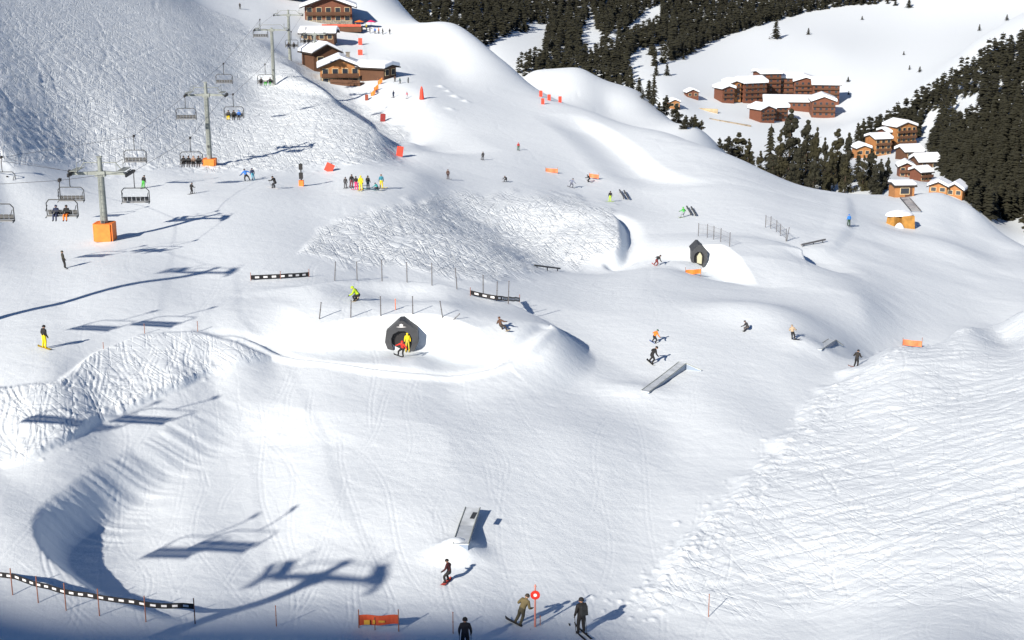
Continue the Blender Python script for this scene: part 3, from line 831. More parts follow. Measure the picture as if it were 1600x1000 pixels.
def gear_mesh(kind):
    if kind in GEAR: return GEAR[kind]
    m = MB()
    if kind == "board":
        n = 14; L, W = .78, .135
        top = []
        for k in range(n + 1):
            x = -L + 2 * L * k / n; e = max(0, (abs(x) - .60) / .18)
            w = W * math.sqrt(max(.03, 1 - e * e)) * (1 - .12 * (1 - abs(x) / L)); z = .02 + .09 * e * e
            top.append((x, w, z))
        V = [(x, sy * w, z + dz) for x, w, z in top for sy, dz in ((-1, .014), (1, .014), (1, 0), (-1, 0))]
        Fq = [(4 * k + a, 4 * k + (a + 1) % 4, 4 * k + 4 + (a + 1) % 4, 4 * k + 4 + a) for k in range(n) for a in range(4)]
        m.add(V, Fq)
    elif kind == "ski":
        n = 12; L = .85
        V, Fq = [], []
        for k in range(n + 1):
            y = -L + 2 * L * k / n; e = max(0, (y - .62) / .23); w = .05 * (1 - .5 * e); z = .015 + .12 * e * e
            V += [(-w, y, z + .015), (w, y, z + .015), (w, y, z), (-w, y, z)]
        Fq = [(4 * k + a, 4 * k + (a + 1) % 4, 4 * k + 4 + (a + 1) % 4, 4 * k + 4 + a) for k in range(n) for a in range(4)]
        m.add(V, Fq)
    elif kind == "pole":
        m.tube((0, 0, 0), (0, -.12, -.98), .016, .012, 6); m.tube((0, -.105, -.90), (0, -.107, -.92), .05, .05, 8); m.tube((0, 0, .02), (0, 0, -.1), .022, .022, 6)
    elif kind == "helmet":
        V, Fq = [], []; n, rws = 12, 5
        for i in range(rws + 1):
            a = PI / 2 * (1 - i / rws) - (.25 if i == rws else 0)
            for k in range(n): V.append((.128 * math.cos(a) * math.cos(2 * PI * k / n), .138 * math.cos(a) * math.sin(2 * PI * k / n), .128 * math.sin(a)))
        Fq = [(i * n + k, i * n + (k + 1) % n, (i + 1) * n + (k + 1) % n, (i + 1) * n + k) for i in range(rws) for k in range(n)]
        m.add(V, Fq, 0, True)
    elif kind == "goggles":
        V = [(.115 * math.sin(a), .118 * math.cos(a), z) for z in (-.035, .035) for a in np.linspace(-1.0, 1.0, 8)] + [(.09 * math.sin(a), .09 * math.cos(a), z) for z in (-.035, .035) for a in np.linspace(-1.0, 1.0, 8)]
        m.add(V, [(k, k + 1, k + 9, k + 8) for k in range(7)] + [(16 + k + 8, 16 + k + 9, 16 + k + 1, 16 + k) for k in range(7)] + [(8 + k, 9 + k, 25 + k, 24 + k) for k in range(7)] + [(k + 1, k, 16 + k, 17 + k) for k in range(7)])
    elif kind == "face":      # nose, mouth and ears, standing proud of the head
        m.prism([(-.018, -.055), (.018, -.055), (.006, .02), (-.006, .02)], 'y', .095, .128); m.box((0, .104, -.082), (.05, .012, .014))
        for sx in (-1, 1): m.box((sx * .108, .0, -.03), (.02, .04, .06)); m.box((sx * .038, .102, .0), (.022, .012, .012))
    elif kind == "backpack":
        m.box((0, -.30, 0), (.34, .20, .46), taper=.82); m.box((0, -.40, -.08), (.24, .07, .2)); m.box((-.12, -.14, .12), (.06, .2, .05)); m.box((.12, -.14, .12), (.06, .2, .05))
    GEAR[kind] = m
    me = m.build(kind, black_m); GEAR[kind] = me.data; bpy.data.objects.remove(me)
    return GEAR[kind]
def gear(name, kind, m, parent, loc, rot=(0, 0, 0)):
    o = new_obj(name, gear_mesh(kind), parent); o.location = loc; o.rotation_euler = rot
    o.material_slots[0].link = 'OBJECT'; o.material_slots[0].material = m
    return o
BK, NV, DG = (.012, .012, .014), (.015, .025, .07), (.045, .045, .05)
def person(px, py, hpx, kind, jacket, trousers, label, face=0, lean=(0, 0), hat=BK, kit=None, kitcol=BK, group=None, at=None, boots=BK, pack=None, goggles=True, air=0.0):
    """face: degrees turned from looking away up the slope; lean: tilt sideways, forwards in degrees"""
    g = at if at is not None else G(px, py)
    me, J = body_mesh(kind)
    d = depth_of(g)
    full = dict(stand=1.78, poles=1.68, ski=1.42, board=1.52, crouch=1.06, sit=1.3)[kind]
    k = hpx * d / F / math.cos(PITCH) / full if hpx else 1.0
    k = min(1.12, max(.82, k))
    t = thing("person", label, "person", (g[0], g[1], g[2] + air), 0, group)
    t.scale = (k, k, k)
    t.rotation_euler = (Matrix.Rotation(R(lean[0]), 3, 'Y') @ Matrix.Rotation(R(-lean[1]), 3, 'X') @ Matrix.Rotation(R(face), 3, 'Z')).to_euler()
    o = new_obj("body", me, t)
    for i, m in enumerate((cloth(jacket), cloth(trousers), skin_m, cloth(BK), cloth(boots))):
        o.material_slots[i].link = 'OBJECT'; o.material_slots[i].material = m
    hd = Vector(J["head1"]); tl_ = (Vector(J["head2"]) - Vector(J["head0"])).normalized()
    rx = -math.atan2(tl_.y, tl_.z) * .6
    he = gear("helmet", "helmet", cloth(hat), t, hd + Vector((0, 0, .012)), (rx, 0, 0))
    if goggles:
        gear("goggles", "goggles", cloth(DG), t, hd + Vector((0, .004, .002)), (rx, 0, 0)); gear("face", "face", skin_m, t, hd + Vector((0, 0, -.005)), (rx, 0, 0))
    kc = cloth(kitcol)
    if kit == "board":
        gear("snowboard", "board", kc, t, (0, .04, .0))
    elif kit in ("ski", "skis"):
        for n in "lr":
            gear("ski", "ski", kc, t, (J[n + "an"][0], J[n + "an"][1] + .1, 0))
            if kind in ("ski", "poles", "stand"): gear("ski_pole", "pole", cloth(DG), t, J[n + "pa"], (R(-25) if kind == "ski" else R(-4), 0, 0))
    if pack: gear("backpack", "backpack", cloth(pack), t, Vector(J["chest"]) + Vector((0, .02, -.06)))
    return t
YE, RE, GR, LM, BL, CY, PK, OR_, BR, OL, TN, WH = (.80, .62, .01), (.62, .03, .02), (.06, .42, .05), (.42, .62, .02), (.03, .16, .55), (.05, .38, .55), (.75, .03, .16), (.85, .20, .02), (.10, .05, .03), (.16, .13, .06), (.42, .32, .22), (.75, .76, .78)
TE = (.02, .30, .32)
person(908, 990, 58, "stand", BK, BK, "person in black with a backpack standing on skis near the round red sign", 25, (0, 2), BK, "ski", BK, pack=(.02, .024, .028))
person(727, 1019, 57, "stand", (.02, .02, .026), BK, "person in a dark hooded coat seen from behind at the lowest edge of the slope", 0, (0, 0), BK, "ski", BK)
person(808, 976, 50, "poles", OL, (.06, .055, .035), "person in an olive jacket leaning into a turn beside the round red sign", -30, (17, 4), (.05, .04, .03), "board", (.05, .05, .05))
person(698, 910, 36, "board", (.06, .012, .015), BK, "snowboarder in dark red and black landing below the box on the bowl floor", 70, (6, 4), BK, "board", (.6, .08, .06))
person(69, 544, 36, "stand", BK, YE, "person in a black jacket and yellow trousers standing on the upper track", -35, (3, 0), BK, "board", (.5, .35, .02), boots=YE)
person(102, 420, 28, "stand", (.035, .034, .025), BK, "person in dark olive and black leaning back below the orange-padded pylon", -60, (-8, 2), (.05, .05, .03), "board", BK)
person(223, 294, 20, "stand", BK, GR, "person in a black jacket and green trousers behind the empty chair", -20, (10, 0), BK, "ski")
person(299, 303, 17, "poles", BK, BK, "person in black alone on the flat below the second pylon", -30, (3, 0), BK, "ski")
person(387, 283, 19, "board", BL, BK, "snowboarder in a bright blue jacket leaning over, one of a pair", 10, (-14, 0), BK, "board")
person(396, 281, 18, "stand", NV, CY, "person in navy with light blue trousers beside the blue snowboarder", 10, (-6, 0), NV, "board", CY)
person(428, 294, 23, "ski", BK, (.03, .03, .034), "skier in black bent over with white skis on the flat", 60, (4, 0), BK, "ski", WH)
CG = "people gathered in a row on the flat piste"
person(540, 294, 17, "stand", DG, DG, "person in dark grey at the near end of the row of waiting people", -10, (0, 0), DG, "ski", BK, group=CG)
person(549, 293, 20, "stand", BK, (.16, .02, .03), "person in black with dark red trousers in the row of waiting people", 15, (3, 0), BK, "ski", BK, group=CG)
person(557, 296, 20, "stand", BK, PK, "person in black with pink trousers in the row of waiting people", 0, (-2, 0), BK, "board", PK, group=CG)
person(564, 297, 22, "stand", YE, YE, "person all in yellow in the row of waiting people", 170, (0, 0), YE, "ski", YE, group=CG, boots=YE)
person(575, 295, 20, "stand", BK, (.03, .06, .07), "person in black and dark teal in the row of waiting people", -20, (0, 0), BK, "board", TE, group=CG)
person(588, 297, 9, "crouch", TE, BK, "person in teal sitting on the snow in the row of waiting people", 60, (6, 0), BK, "board", TE, group=CG)
person(596, 294, 21, "stand", (.03, .22, .32), YE, "person in a blue jacket and yellow trousers at the far end of the row", 10, (0, 0), (.2, .1, .05), "board", YE, group=CG, boots=YE)
person(754, 250, 12, "stand", DG, DG, "small grey person below the curved shadows on the piste", 20, (4, 0), BK, "ski")
person(810, 235, 12, "stand", (.4, .03, .03), (.03, .12, .06), "small person in a red jacket and green trousers alone on the wide piste", 10, (0, 0), (.5, .04, .04), "ski")
person(700, 280, 15, "stand", (.09, .05, .04), (.05, .03, .03), "small person in brown above the trodden hump", 0, (0, 0), BR, "board")
person(790, 284, 8, "crouch", DG, BK, "small dark person crouching above the trodden hump", 30, (0, 0), BK, "board")
person(892, 293, 14, "board", (.16, .19, .28), (.10, .11, .16), "person in slate blue carving below the fallen orange banner", -40, (10, 0), DG, "board")
person(920, 285, 12, "ski", BK, BK, "dark skier right in front of the small orange banner", 60, (0, 0), BK, "ski")
person(953, 315, 16, "stand", BK, LM, "person in black with lime trousers beside the slanted black posts", 0, (2, 0), BK, "board", LM, boots=LM)
person(1066, 340, 16, "board", (.07, .50, .08), (.30, .34, .38), "snowboarder in a bright green jacket crouching by the slanted posts", 40, (8, 0), GR, "board", (.25, .4, .1))
person(1023, 415, 18, "board", BK, (.16, .02, .02), "rider in black and dark red tilted over, left of the second tunnel", -60, (24, 0), BK, "board", RE)
person(1326, 353, 18, "stand", (.03, .20, .62), (.02, .06, .03), "person in a bright blue jacket beside the curved snow lip", 10, (0, 0), BL, "ski")
person(1016, 567, 27, "board", BK, BK, "rider all in black leaning over just above the angled box", -70, (16, 0), BK, "board")
person(1021, 536, 21, "board", OR_, BK, "rider in orange over black trousers above the black rider", -60, (12, 0), (.04, .1, .06), "board", (.12, .2, .5))
person(1165, 517, 9, "crouch", DG, (.08, .07, .07), "small grey rider crouched low, mid slope beyond the angled box", 60, (10, 0), DG, "board")
person(1240, 531, 19, "poles", TN, BK, "rider in a tan jacket and black trousers above the short angled box", -20, (-10, 0), (.3, .25, .2), "board")
person(1337, 574, 27, "poles", (.02, .018, .018), BK, "person in black on a snowboard just above the trodden bank", -30, (5, 3), BK, "board", (.3, .1, .05))
person(556, 470, 21, "crouch", LM, BK, "snowboarder in a lime jacket crouching on the raised lane above the tunnel", 80, (4, 0), LM, "board", (.5, .4, .25))
person(789, 518, 24, "board", BR, (.05, .04, .035), "snowboarder in brown riding the curved wall of the berm", -40, (-26, 0), BR, "board", (.5, .42, .3))
person(626, 558, 25, "board", RE, BK, "rider in a red jacket coming out of the large tunnel", 150, (10, 0), RE, "board", BK, air=.05)
person(637, 548, 20, "stand", YE, (.5, .45, .05), "person in yellow standing inside the mouth of the large tunnel", 180, (0, 0), YE, "ski", YE, boots=YE, air=.05)
person(375, 14, 9, "stand", DG, BK, "tiny dark person high on the bright slope behind the hill", 0, (0, 0), BK, "ski")
CH = "skiers on the piste beside the lower chalet"
for px, py, hp, jc, tr, lab in ((617, 128, 8, BR, BK, "tiny person in brown nearest the lower chalet terrace"), (625, 131, 8, (.03, .10, .10), DG, "tiny person in dark teal on the piste beside the lower chalet"), (638, 130, 9, (.12, .16, .18), DG, "tiny person in grey on the piste beside the lower chalet"), (615, 153, 11, NV, NV, "tiny person in navy on the piste below the lower chalet"), (636, 154, 10, (.6, .2, .25), (.5, .5, .55), "tiny person in pink next to the tall red marker")):
    person(px, py, hp, "stand", jc, tr, lab, rng.uniform(-60, 60), (0, 0), BK, "ski", group=CH)
CT = "people on the terrace of the upper chalet"
for k, (px, py, jc) in enumerate(((556, 46, LM), (566, 49, NV), (578, 52, BK), (586, 53, BL), (592, 53, OR_), (598, 54, BK), (609, 54, DG), (573, 47, YE))):
    person(px, py, 9, "stand", jc, DG, "tiny person among the crowd beside the upper chalet terrace" if k != 6 else "tiny person in grey standing apart from the terrace crowd", rng.uniform(-90, 90), (0, 0), jc, group=CT)
def riders(ci, lst):
    o = CHAIRS[ci][0]; rz = o.rotation_euler[2]
    for x, jc, tr, lab in lst:
        q = Vector((x, -.06, -3.235)); q.rotate(Matrix.Rotation(rz, 3, 'Z').to_euler())
        p = Vector(o.location) + q
        t = person(0, 0, 0, "sit", jc, tr, lab, 0, (0, 0), jc if jc != OR_ else BK, at=np.array(p), group="people riding the chairlift")
        t.rotation_euler = (0, 0, rz)
riders(2, [(-.55, NV, (.03, .04, .10), "rider in navy seated on the lowest chair beside the orange-trousered one"), (.42, BK, OR_, "rider in black with orange trousers seated on the lowest chair")])
riders(4, [(-1.0, BK, BK, "rider in black on the full chair, nearest the first pylon"), (-.35, BK, DG, "second rider in black on the full chair"), (.3, (.3, .2, .15), BK, "rider with a lighter jacket among the black riders on the full chair"), (.95, BK, BK, "rider in black on the full chair, nearest the second pylon")])
riders(7, [(-.8, DG, YE, "rider in yellow trousers on the chair beside the second pylon"), (0, BK, BK, "rider in black between yellow and blue riders on the chair"), (.75, BL, DG, "rider in blue on the chair beside the second pylon")])
riders(10, [(-.8, BK, BK, "rider in black on the chair below the crest pylon"), (0, WH, GR, "rider in white and green on the chair below the crest pylon"), (.8, BK, (.03, .2, .04), "rider in black and dark green on the chair below the crest pylon")])
riders(12, [(-.7, BK, NV, "dark rider on the small chair right of the crest pylon, inner seat"), (.5, BK, BK, "black rider on the small chair right of the crest pylon, outer seat")])
riders(13, [(-.4, BK, BK, "dark rider on the far chair beside the pylon near the roofs"), (.5, BK, DG, "grey rider on the far chair beside the pylon near the roofs")])
riders(8, [(.5, BK, BK, "rider in black on the higher chair cut by the frame"), (-.3, BK, BK, "rider in black on the inner seat of the higher cut chair")])

# ------------------------------------------------------------------ snow park furniture
pole_m = mat("grey_pole", (.13, .13, .14), .6)
def pole(px, py, hpx, label, group, m=pole_m, lean=0, r_=.045, cap=None, name="marker_pole", sink=.4):
    g = G(px, py); d = depth_of(g); h = hpx * d / F / CP
    a = MB(); top = Vector((math.sin(R(lean)) * h, 0, math.cos(R(lean)) * h))
    a.tube((-top.x * sink / h, 0, -sink), top, r_, r_ * .8, 8); a.tube(top, top + Vector((0, 0, .06)), r_ * 1.3, r_ * .9, 8)
    a.tube(top * .55, top * .58, r_ * 1.25, r_ * 1.25, 8)
    o = a.build(name, m, None, g); tag(o, label, "pole", group)
    return o
GU = "grey poles along the upper edge of the raised lane"
for px, py, h, le in ((523, 438, 28, 4), (558, 438, 28, 0), (597, 439, 32, 0), (636, 441, 30, 0), (675, 446, 34, 0), (714, 452, 32, -4), (755, 463, 32, 0), (776, 471, 30, 2), (794, 476, 36, 2)):
    pole(px, py, h, "thin grey pole in the row behind the raised lane", GU, lean=le, r_=.05)
GL = "grey poles along the front edge above the large tunnel"
for px, py, h, le in ((499, 498, 25, 8), (548, 496, 26, 3), (595, 494, 30, 0), (645, 494, 30, 0), (692, 499, 28, -8)):
    pole(px, py, h, "thin grey pole on the edge of the mound above the large tunnel", GL, lean=le, r_=.05)
pole(703, 503, 19, "grey pole fallen over to one side on the mound edge", GL, lean=50, r_=.05)
pole(618, 484, 16, "short orange stake on the platform above the large tunnel", None, mat("orange_stake", (.8, .2, .08), .6), 0, .04)
GN = "bamboo poles along the bottom of the slope"
bamboo = mat("reddish_pole", (.30, .13, .09), .7)
for px, py, h in ((432, 980, 34), (586, 985, 20), (708, 990, 34), (844, 977, 14), (1107, 962, 34)):
    pole(px, py, h, "thin reddish pole planted along the bottom of the slope", GN, bamboo, 0, .025)
pole(162, 548, 12, "small thin stake at the top of the trodden bank", "stakes on the upper track", bamboo, 0, .03); pole(226, 520, 13, "small thin stake at the top of the trodden bank", "stakes on the upper track", bamboo, 0, .03); pole(309, 517, 14, "small thin stake at the top of the trodden bank", "stakes on the upper track", bamboo, 0, .03)
def net_fence(pp, h, label, n_rails=3):
    g0 = G(*pp[0]); t = thing("net_fence", label, "fence", g0, 0)
    P = [Vector(G(*p)) - Vector(g0) for p in pp]
    net = MB()
    for p in P:
        q = MB(); q.tube(p + Vector((0, 0, -.4)), p + Vector((0, 0, h)), .05, .045, 6); q.build("post", pole_m, t)
    for k in range(n_rails):
        z = h * (.25 + .65 * k / max(1, n_rails - 1))
        for a, b in zip(P[:-1], P[1:]): net.tube(a + Vector((0, 0, z)), b + Vector((0, 0, z)), .012, .012, 4)
    for a, b in zip(P[:-1], P[1:]):
        for f in np.linspace(.12, .88, 6):
            c = a.lerp(b, f); net.tube(c + Vector((0, 0, h * .25)), c + Vector((0, 0, h * .9)), .010, .010, 4)
    net.build("netting", pole_m, t)
    return t
net_fence([(1091, 369), (1105, 371), (1115, 374), (1126, 378), (1140, 385)], 1.75, "low grey net fence on the mound above the second tunnel")
net_fence([(1196, 355), (1204, 357), (1213, 363), (1219, 369), (1228, 377)], 1.7, "grey net fence along the edge of the start platform")
pole(1229, 377, 21, "leaning grey pole at the end of the start platform fence", None, pole_m, 8, .06)

def banner_strip(pp, hgt, lift, label, name="barrier_tape", post_h=None, posts=()):
    """checked black and white strip on posts"""
    g0 = G(*pp[0]); L = smooth([G(*p) for p in pp], 40)
    seg = np.concatenate([[0], np.cumsum(np.linalg.norm(np.diff(L, axis=0), axis=1))])
    cell = hgt * .9; n = int(seg[-1] / cell)
    q = np.stack([np.interp(np.linspace(0, seg[-1], n + 1), seg, L[:, k]) for k in range(3)], 1)
    t = thing(name, label, "barrier", g0)
    V, Fq, mi = [], [], []
    for i in range(n + 1):
        p = Vector(q[i]) - Vector(g0); sag = -.05 * abs(math.sin(i * .35))
        for k in range(4): V.append((p.x, p.y, p.z + lift + sag + hgt * (0, .3, .7, 1)[k]))
    for i in range(n):
        for k in range(3):
            Fq.append((4 * i + k, 4 * i + 4 + k, 4 * i + 5 + k, 4 * i + 1 + k)); mi.append(1 if (k == 1 and i % 2) else 0)
    me = bpy.data.meshes.new("checked_strip"); me.from_pydata(V, [], Fq); me.update(); me.polygons.foreach_set("material_index", mi)
    me.materials.append(black_m); me.materials.append(white_m)
    o = new_obj("checked_strip", me, t); so = o.modifiers.new("thickness", 'SOLIDIFY'); so.thickness = .02
    for j in posts:
        p = Vector(q[min(n, int(j * n))]) - Vector(g0)
        a = MB(); a.tube(p + Vector((0, 0, -.4)), p + Vector((0, 0, lift + hgt + .25)), .03, .03, 6); a.build("post", bamboo, t)
    return t
banner_strip([(-40, 922), (18, 929), (70, 945), (120, 957), (180, 966), (240, 975), (305, 977)], .27, .85, "long black and white checked barrier strip at the bottom of the bowl", posts=(.18, .32, .47, .62, .82, 1.0))
banner_strip([(392, 438), (420, 436), (450, 435), (483, 432)], .42, .05, "short black and white checked strip lying left of the row of poles", posts=(0, .5, 1))
banner_strip([(735, 463), (760, 468), (785, 472), (812, 473)], .42, .15, "black checked strip fixed low across the last grey poles", posts=(0, .5, 1))
rail = thing("slide_rail", "low dark rail lying on the snow below the trodden hump", "rail", G(835, 419))
a = MB(); p0, p1 = Vector((0, 0, .35)), Vector(G(875, 424)) - Vector(G(835, 419)) + Vector((0, 0, .35)); a.tube(p0, p1, .10, .10, 8); a.build("bar", dsteel, rail)
for f in (.1, .5, .9):
    a = MB(); c = p0.lerp(p1, f); a.tube(c - Vector((0, 0, .7)), c, .06, .06, 6); a.build("leg", dsteel, rail)
rail = thing("slide_rail", "long grey rail on the start platform beside the dark snow wall", "rail", G(1252, 386))
p0, p1 = Vector((0, 0, .3)), Vector(G(1289, 380)) - Vector(G(1252, 386)) + Vector((0, 0, .5)); a = MB(); a.tube(p0, p1, .13, .13, 8); a.build("bar", pole_m, rail)
for f in (.1, .5, .9):
    a = MB(); c = p0.lerp(p1, f); a.tube(c - Vector((0, 0, .8)), c, .06, .06, 6); a.build("leg", dsteel, rail)
box_top = mat("scuffed_grey_deck", (.56, .62, .68), .45, 0, .25, 1.5); box_side = mat("blue_shaded_side", (.26, .33, .44), .5)  # blue shade on the box's side is put into the side colour
def slide_box(pp, w, h, label, hz):
    """box feature whose deck runs through ground points pp at heights hz"""
    P = [Vector(G(*p)) for p in pp]; g0 = P[0]; t = thing("slide_box", label, "snow park box", g0)
    P = [p - g0 for p in P]
    dr = (P[-1] - P[0]); dr.z = 0; dr.normalize(); sd = Vector((dr.y, -dr.x, 0)) * w / 2
    top, side, lip = MB(), MB(), MB()
    T = [p + Vector((0, 0, z)) for p, z in zip(P, hz)]
    for a, b in zip(T[:-1], T[1:]):
        top.add([a - sd, a + sd, b + sd, b - sd, a - sd - Vector((0, 0, .06)), a + sd - Vector((0, 0, .06)), b + sd - Vector((0, 0, .06)), b - sd - Vector((0, 0, .06))], [(0, 1, 2, 3), (7, 6, 5, 4), (0, 4, 5, 1), (1, 5, 6, 2), (2, 6, 7, 3), (3, 7, 4, 0)])
        s2 = sd * .92; q = Vector((0, 0, .065)); dn = Vector((0, 0, 1.0))
        side.add([a - s2 - q, a + s2 - q, b + s2 - q, b - s2 - q, a - s2 - dn - q, a + s2 - dn - q, b + s2 - dn - q, b - s2 - dn - q], [(0, 1, 2, 3), (7, 6, 5, 4), (0, 4, 5, 1), (1, 5, 6, 2), (2, 6, 7, 3), (3, 7, 4, 0)])
        for sg in (-1, 1): lip.tube(a + sd * sg + Vector((0, 0, .01)), b + sd * sg + Vector((0, 0, .01)), .035, .035, 6)
    top.build("deck", box_top, t); side.build("side_panel", box_side, t); lip.build("coping", steel, t)
    return t
bx = slide_box([(720, 853), (729, 828), (739, 803)], .85, 1, "grey box with sides coloured in blue shade standing on the bowl floor behind a small snow kicker", [.12, .27, .40])
p = MB(); p.box((.62, 3.0, .50), (.26, .8, .02), Matrix.Rotation(R(3), 3, 'X') @ Matrix.Rotation(R(-12), 3, 'Z')); p.build("dark_sticker", dsteel, bx)
slide_box([(1008, 612), (1040, 592), (1066, 575), (1090, 578)], .7, 1, "long grey box angled up and down below the black rider", [.03, .25, .45, .05])
slide_box([(1278, 546), (1292, 539), (1300, 536), (1312, 540)], .7, 1, "short grey box angled up and down near the tan rider", [.03, .2, .34, .05])

def tunnel(px, py, wpx, hpx, label, emblem, dy=0.0, rz=0):
    g = G(px, py); g[1] += dy; g[0] += dy * (px - 800) / F; g[2] = g[2] if dy > 0 else float(ground_xy(g[:1], g[1:2])[0]); d = depth_of(g); k = wpx * d / F
    t = thing("snow_tunnel", label, "tunnel", g, R(rz))
    hh = hpx * d / F / CP; w = k / 2
    out = [(-w * .6, -.3), (w * .6, -.3), (w * .78, hh * .04), (w, hh * .28), (w * .94, hh * .68), (w * .12, hh), (-w * .12, hh), (-w * .9, hh * .67), (-w, hh * .30), (-w * .84, hh * .04)]
    inn = [(-w * .40, -.3), (w * .40, -.3), (w * .60, hh * .22), (w * .62, hh * .42), (w * .5, hh * .56), (w * .18, hh * .66), (-w * .18, hh * .66), (-w * .5, hh * .56), (-w * .62, hh * .42), (-w * .60, hh * .22)]
    n = len(out); m = MB(); y0, y1 = -.12, 3.0
    V = [(u, y0, v) for u, v in out] + [(u, y0, v) for u, v in inn] + [(u, y1, v) for u, v in out] + [(u, y1, v) for u, v in inn]
    Fq = []
    for i in range(n):
        j = (i + 1) % n
        Fq += [(i, j, n + j, n + i), (2 * n + j, 2 * n + i, 3 * n + i, 3 * n + j), (j, i, 2 * n + i, 2 * n + j), (n + i, n + j, 3 * n + j, 3 * n + i)]
    m.add(V, Fq); m.build("tunnel_shell", mat("charcoal_panel", (.045, .05, .058), .6, 0, .2, 2), t)
    b = MB(); b.prism(inn, 'y', .28, .36); b.build("tunnel_dark_sheet", black_m, t)  # black sheet stands in for the unlit depth of the tunnel
    e = MB()
    if emblem:
        z = hh * .83
        e.prism([(-w * .30, z - .07), (-w * .05, z - .02), (-w * .05, z + .02), (-w * .13, z + .1), (0, z + .2), (w * .13, z + .1), (w * .05, z + .02), (w * .05, z - .02), (w * .30, z - .07), (w * .05, z - .10), (-w * .05, z - .10)], 'y', -.165, -.125)
        e.build("emblem", white_m, t)
    else:
        e.prism([(-w * .2, hh * .08), (w * .35, hh * .02), (w * .38, hh * .42), (w * .1, hh * .62), (-w * .22, hh * .40)], 'y', .2, .26); e.build("pale_backdrop", mat("pale_olive_sheet", (.45, .46, .33), .7), t)
    return t
tunnel(628, 552, 52, 47, "large charcoal tunnel mouth with a white emblem in the white snow wall", True, .75)
tunnel(1092, 411, 26, 31, "small charcoal tunnel mouth with a pale lining in the second mound", False, -.6, 0)

def fabric_banner(px, py, wpx, hpx, label, m, lift=0.0, posts=True, tilt=0, drop=0, name="fabric_banner"):
    g = G(px, py); d = depth_of(g); w, h = wpx * d / F, hpx * d / F / CP
    t = thing(name, label, "banner", g)
    n = 10; V, Fq = [], []
    for i in range(n + 1):
        u = i / n; y = .06 * math.sin(u * 9)
        for k in range(3): V.append(((u - .5) * w, y, lift + h * k / 2 - drop * h * (1 - k / 2) * -1 * u * .3 + math.tan(R(tilt)) * (u - .5) * w))
    for i in range(n):
        for k in range(2): Fq.append((3 * i + k, 3 * i + 3 + k, 3 * i + 4 + k, 3 * i + 1 + k))
    me = bpy.data.meshes.new("cloth"); me.from_pydata(V, [], Fq); me.update(); me.materials.append(m)
    o = new_obj("cloth", me, t); s_ = o.modifiers.new("thickness", 'SOLIDIFY'); s_.thickness = .03
    if posts:
        for sx in (-.5, .5):
            q = MB(); q.tube((sx * w, 0, -.4), (sx * w, 0, lift + h + .3), .03, .03, 6); q.build("post", bamboo, t)
    return t
orm = mat("faded_orange_fabric", (.85, .24, .10), .7, 0, .3, 1.2)
ban = fabric_banner(592, 985, 62, 17, "wide orange-red banner with a yellow patch strung between two poles", mat("orange_red_fabric", (.72, .11, .04), .7, 0, .35, 1.5), .25, True, 0, .5)
p = MB(); p.box((-.55, -.075, .46), (.28, .01, .24)); p.box((-.22, -.075, .48), (.12, .01, .2)); p.box((.15, -.075, .5), (.3, .01, .1)); p.build("printed_patch", mat("yellow_print", (.75, .42, .05), .7), ban)
fabric_banner(862, 270, 19, 6, "small pale orange banner lying alone on the wide piste", orm, .05, True, -4)
fabric_banner(928, 281, 15, 6, "small orange banner next to a dark skier", orm, .3, True, -8)
fabric_banner(1083, 429, 24, 7, "bright orange banner lying in front of the second tunnel", orange_pad, .05, True, 4)
fabric_banner(1425, 543, 30, 9, "orange banner on the snow above the trodden bank", orm, .15, True, -6)
def pad_marker(px, py, wpx, hpx, label, m, tilt=0, name="padded_marker", cone=False):
    g = G(px, py); d = depth_of(g); w, h = wpx * d / F, hpx * d / F / CP
    t = thing(name, label, "marker", g, 0)
    a = MB(); r_ = Matrix.Rotation(R(tilt), 3, 'Y')
    if cone:
        a.tube((0, 0, 0), (0, 0, h * .75), w / 2, w * .30, 14); a.tube((0, 0, h * .75), (0, 0, h), w * .30, w * .12, 14)
    else:
        a.box(r_ @ Vector((0, 0, h / 2)), (w, .25, h * .98), r_); a.box(r_ @ Vector((0, 0, h * .5)), (w * .9, .32, h * .86), r_)
    a.build("padding", m, t)
    b = MB(); b.tube(r_ @ Vector((0, 0, -.5)), r_ @ Vector((0, 0, h + .15)), .05, .04, 8); b.build("stake", dsteel, t)
    return t
pad_marker(659, 155, 8, 19, "tall bright red tapering marker beside the lower chalet piste", red_pad, cone=True, name="piste_marker")
pad_marker(563, 70, 6, 10, "small red marker on the piste above the lower chalet, upper one", red_pad)
pad_marker(563, 86, 7, 8, "small red marker just behind the chimney of the lower chalet", red_pad)
pad_marker(598, 190, 8, 12, "dark red marker standing in the shade of the hill nose", mat("dark_red_padding", (.25, .02, .02), .7, 0, .2, 2), 4)
pad_marker(512, 268, 13, 13, "tilted bright red padded board at the foot of the hill", red_pad, 26)
pad_marker(624, 244, 10, 15, "red padded board where the hill nose meets the piste", red_pad, 8)
for px, py, lab in ((845, 151, "small red marker at the ridge edge, farthest up of the group"), (848, 163, "small red marker lying just below the ridge edge group"), (858, 157, "small red marker in the middle of the ridge edge group"), (875, 160, "small red marker lowest along the ridge edge group")):
    pad_marker(px, py, 5, 9, lab, red_pad)
sg = thing("direction_sign", "round red sign with a white centre on a pinkish pole", "sign", G(836, 979))
dS = depth_of(G(836, 979)); zz_ = (979 - 926) * dS / F / CP
q = MB(); q.tube((0, 0, -.5), (0, 0, zz_ + .42), .055, .04, 8); q.tube((0, 0, zz_ + .42), (0, 0, zz_ + .55), .07, .01, 8); q.build("pole", mat("pink_pole", (.55, .22, .18), .6), sg)
q = MB(); q.tube((0, -.09, zz_), (0, -.06, zz_), .235, .235, 24); q.build("disc", mat("red_disc", (.62, .035, .02), .5), sg)
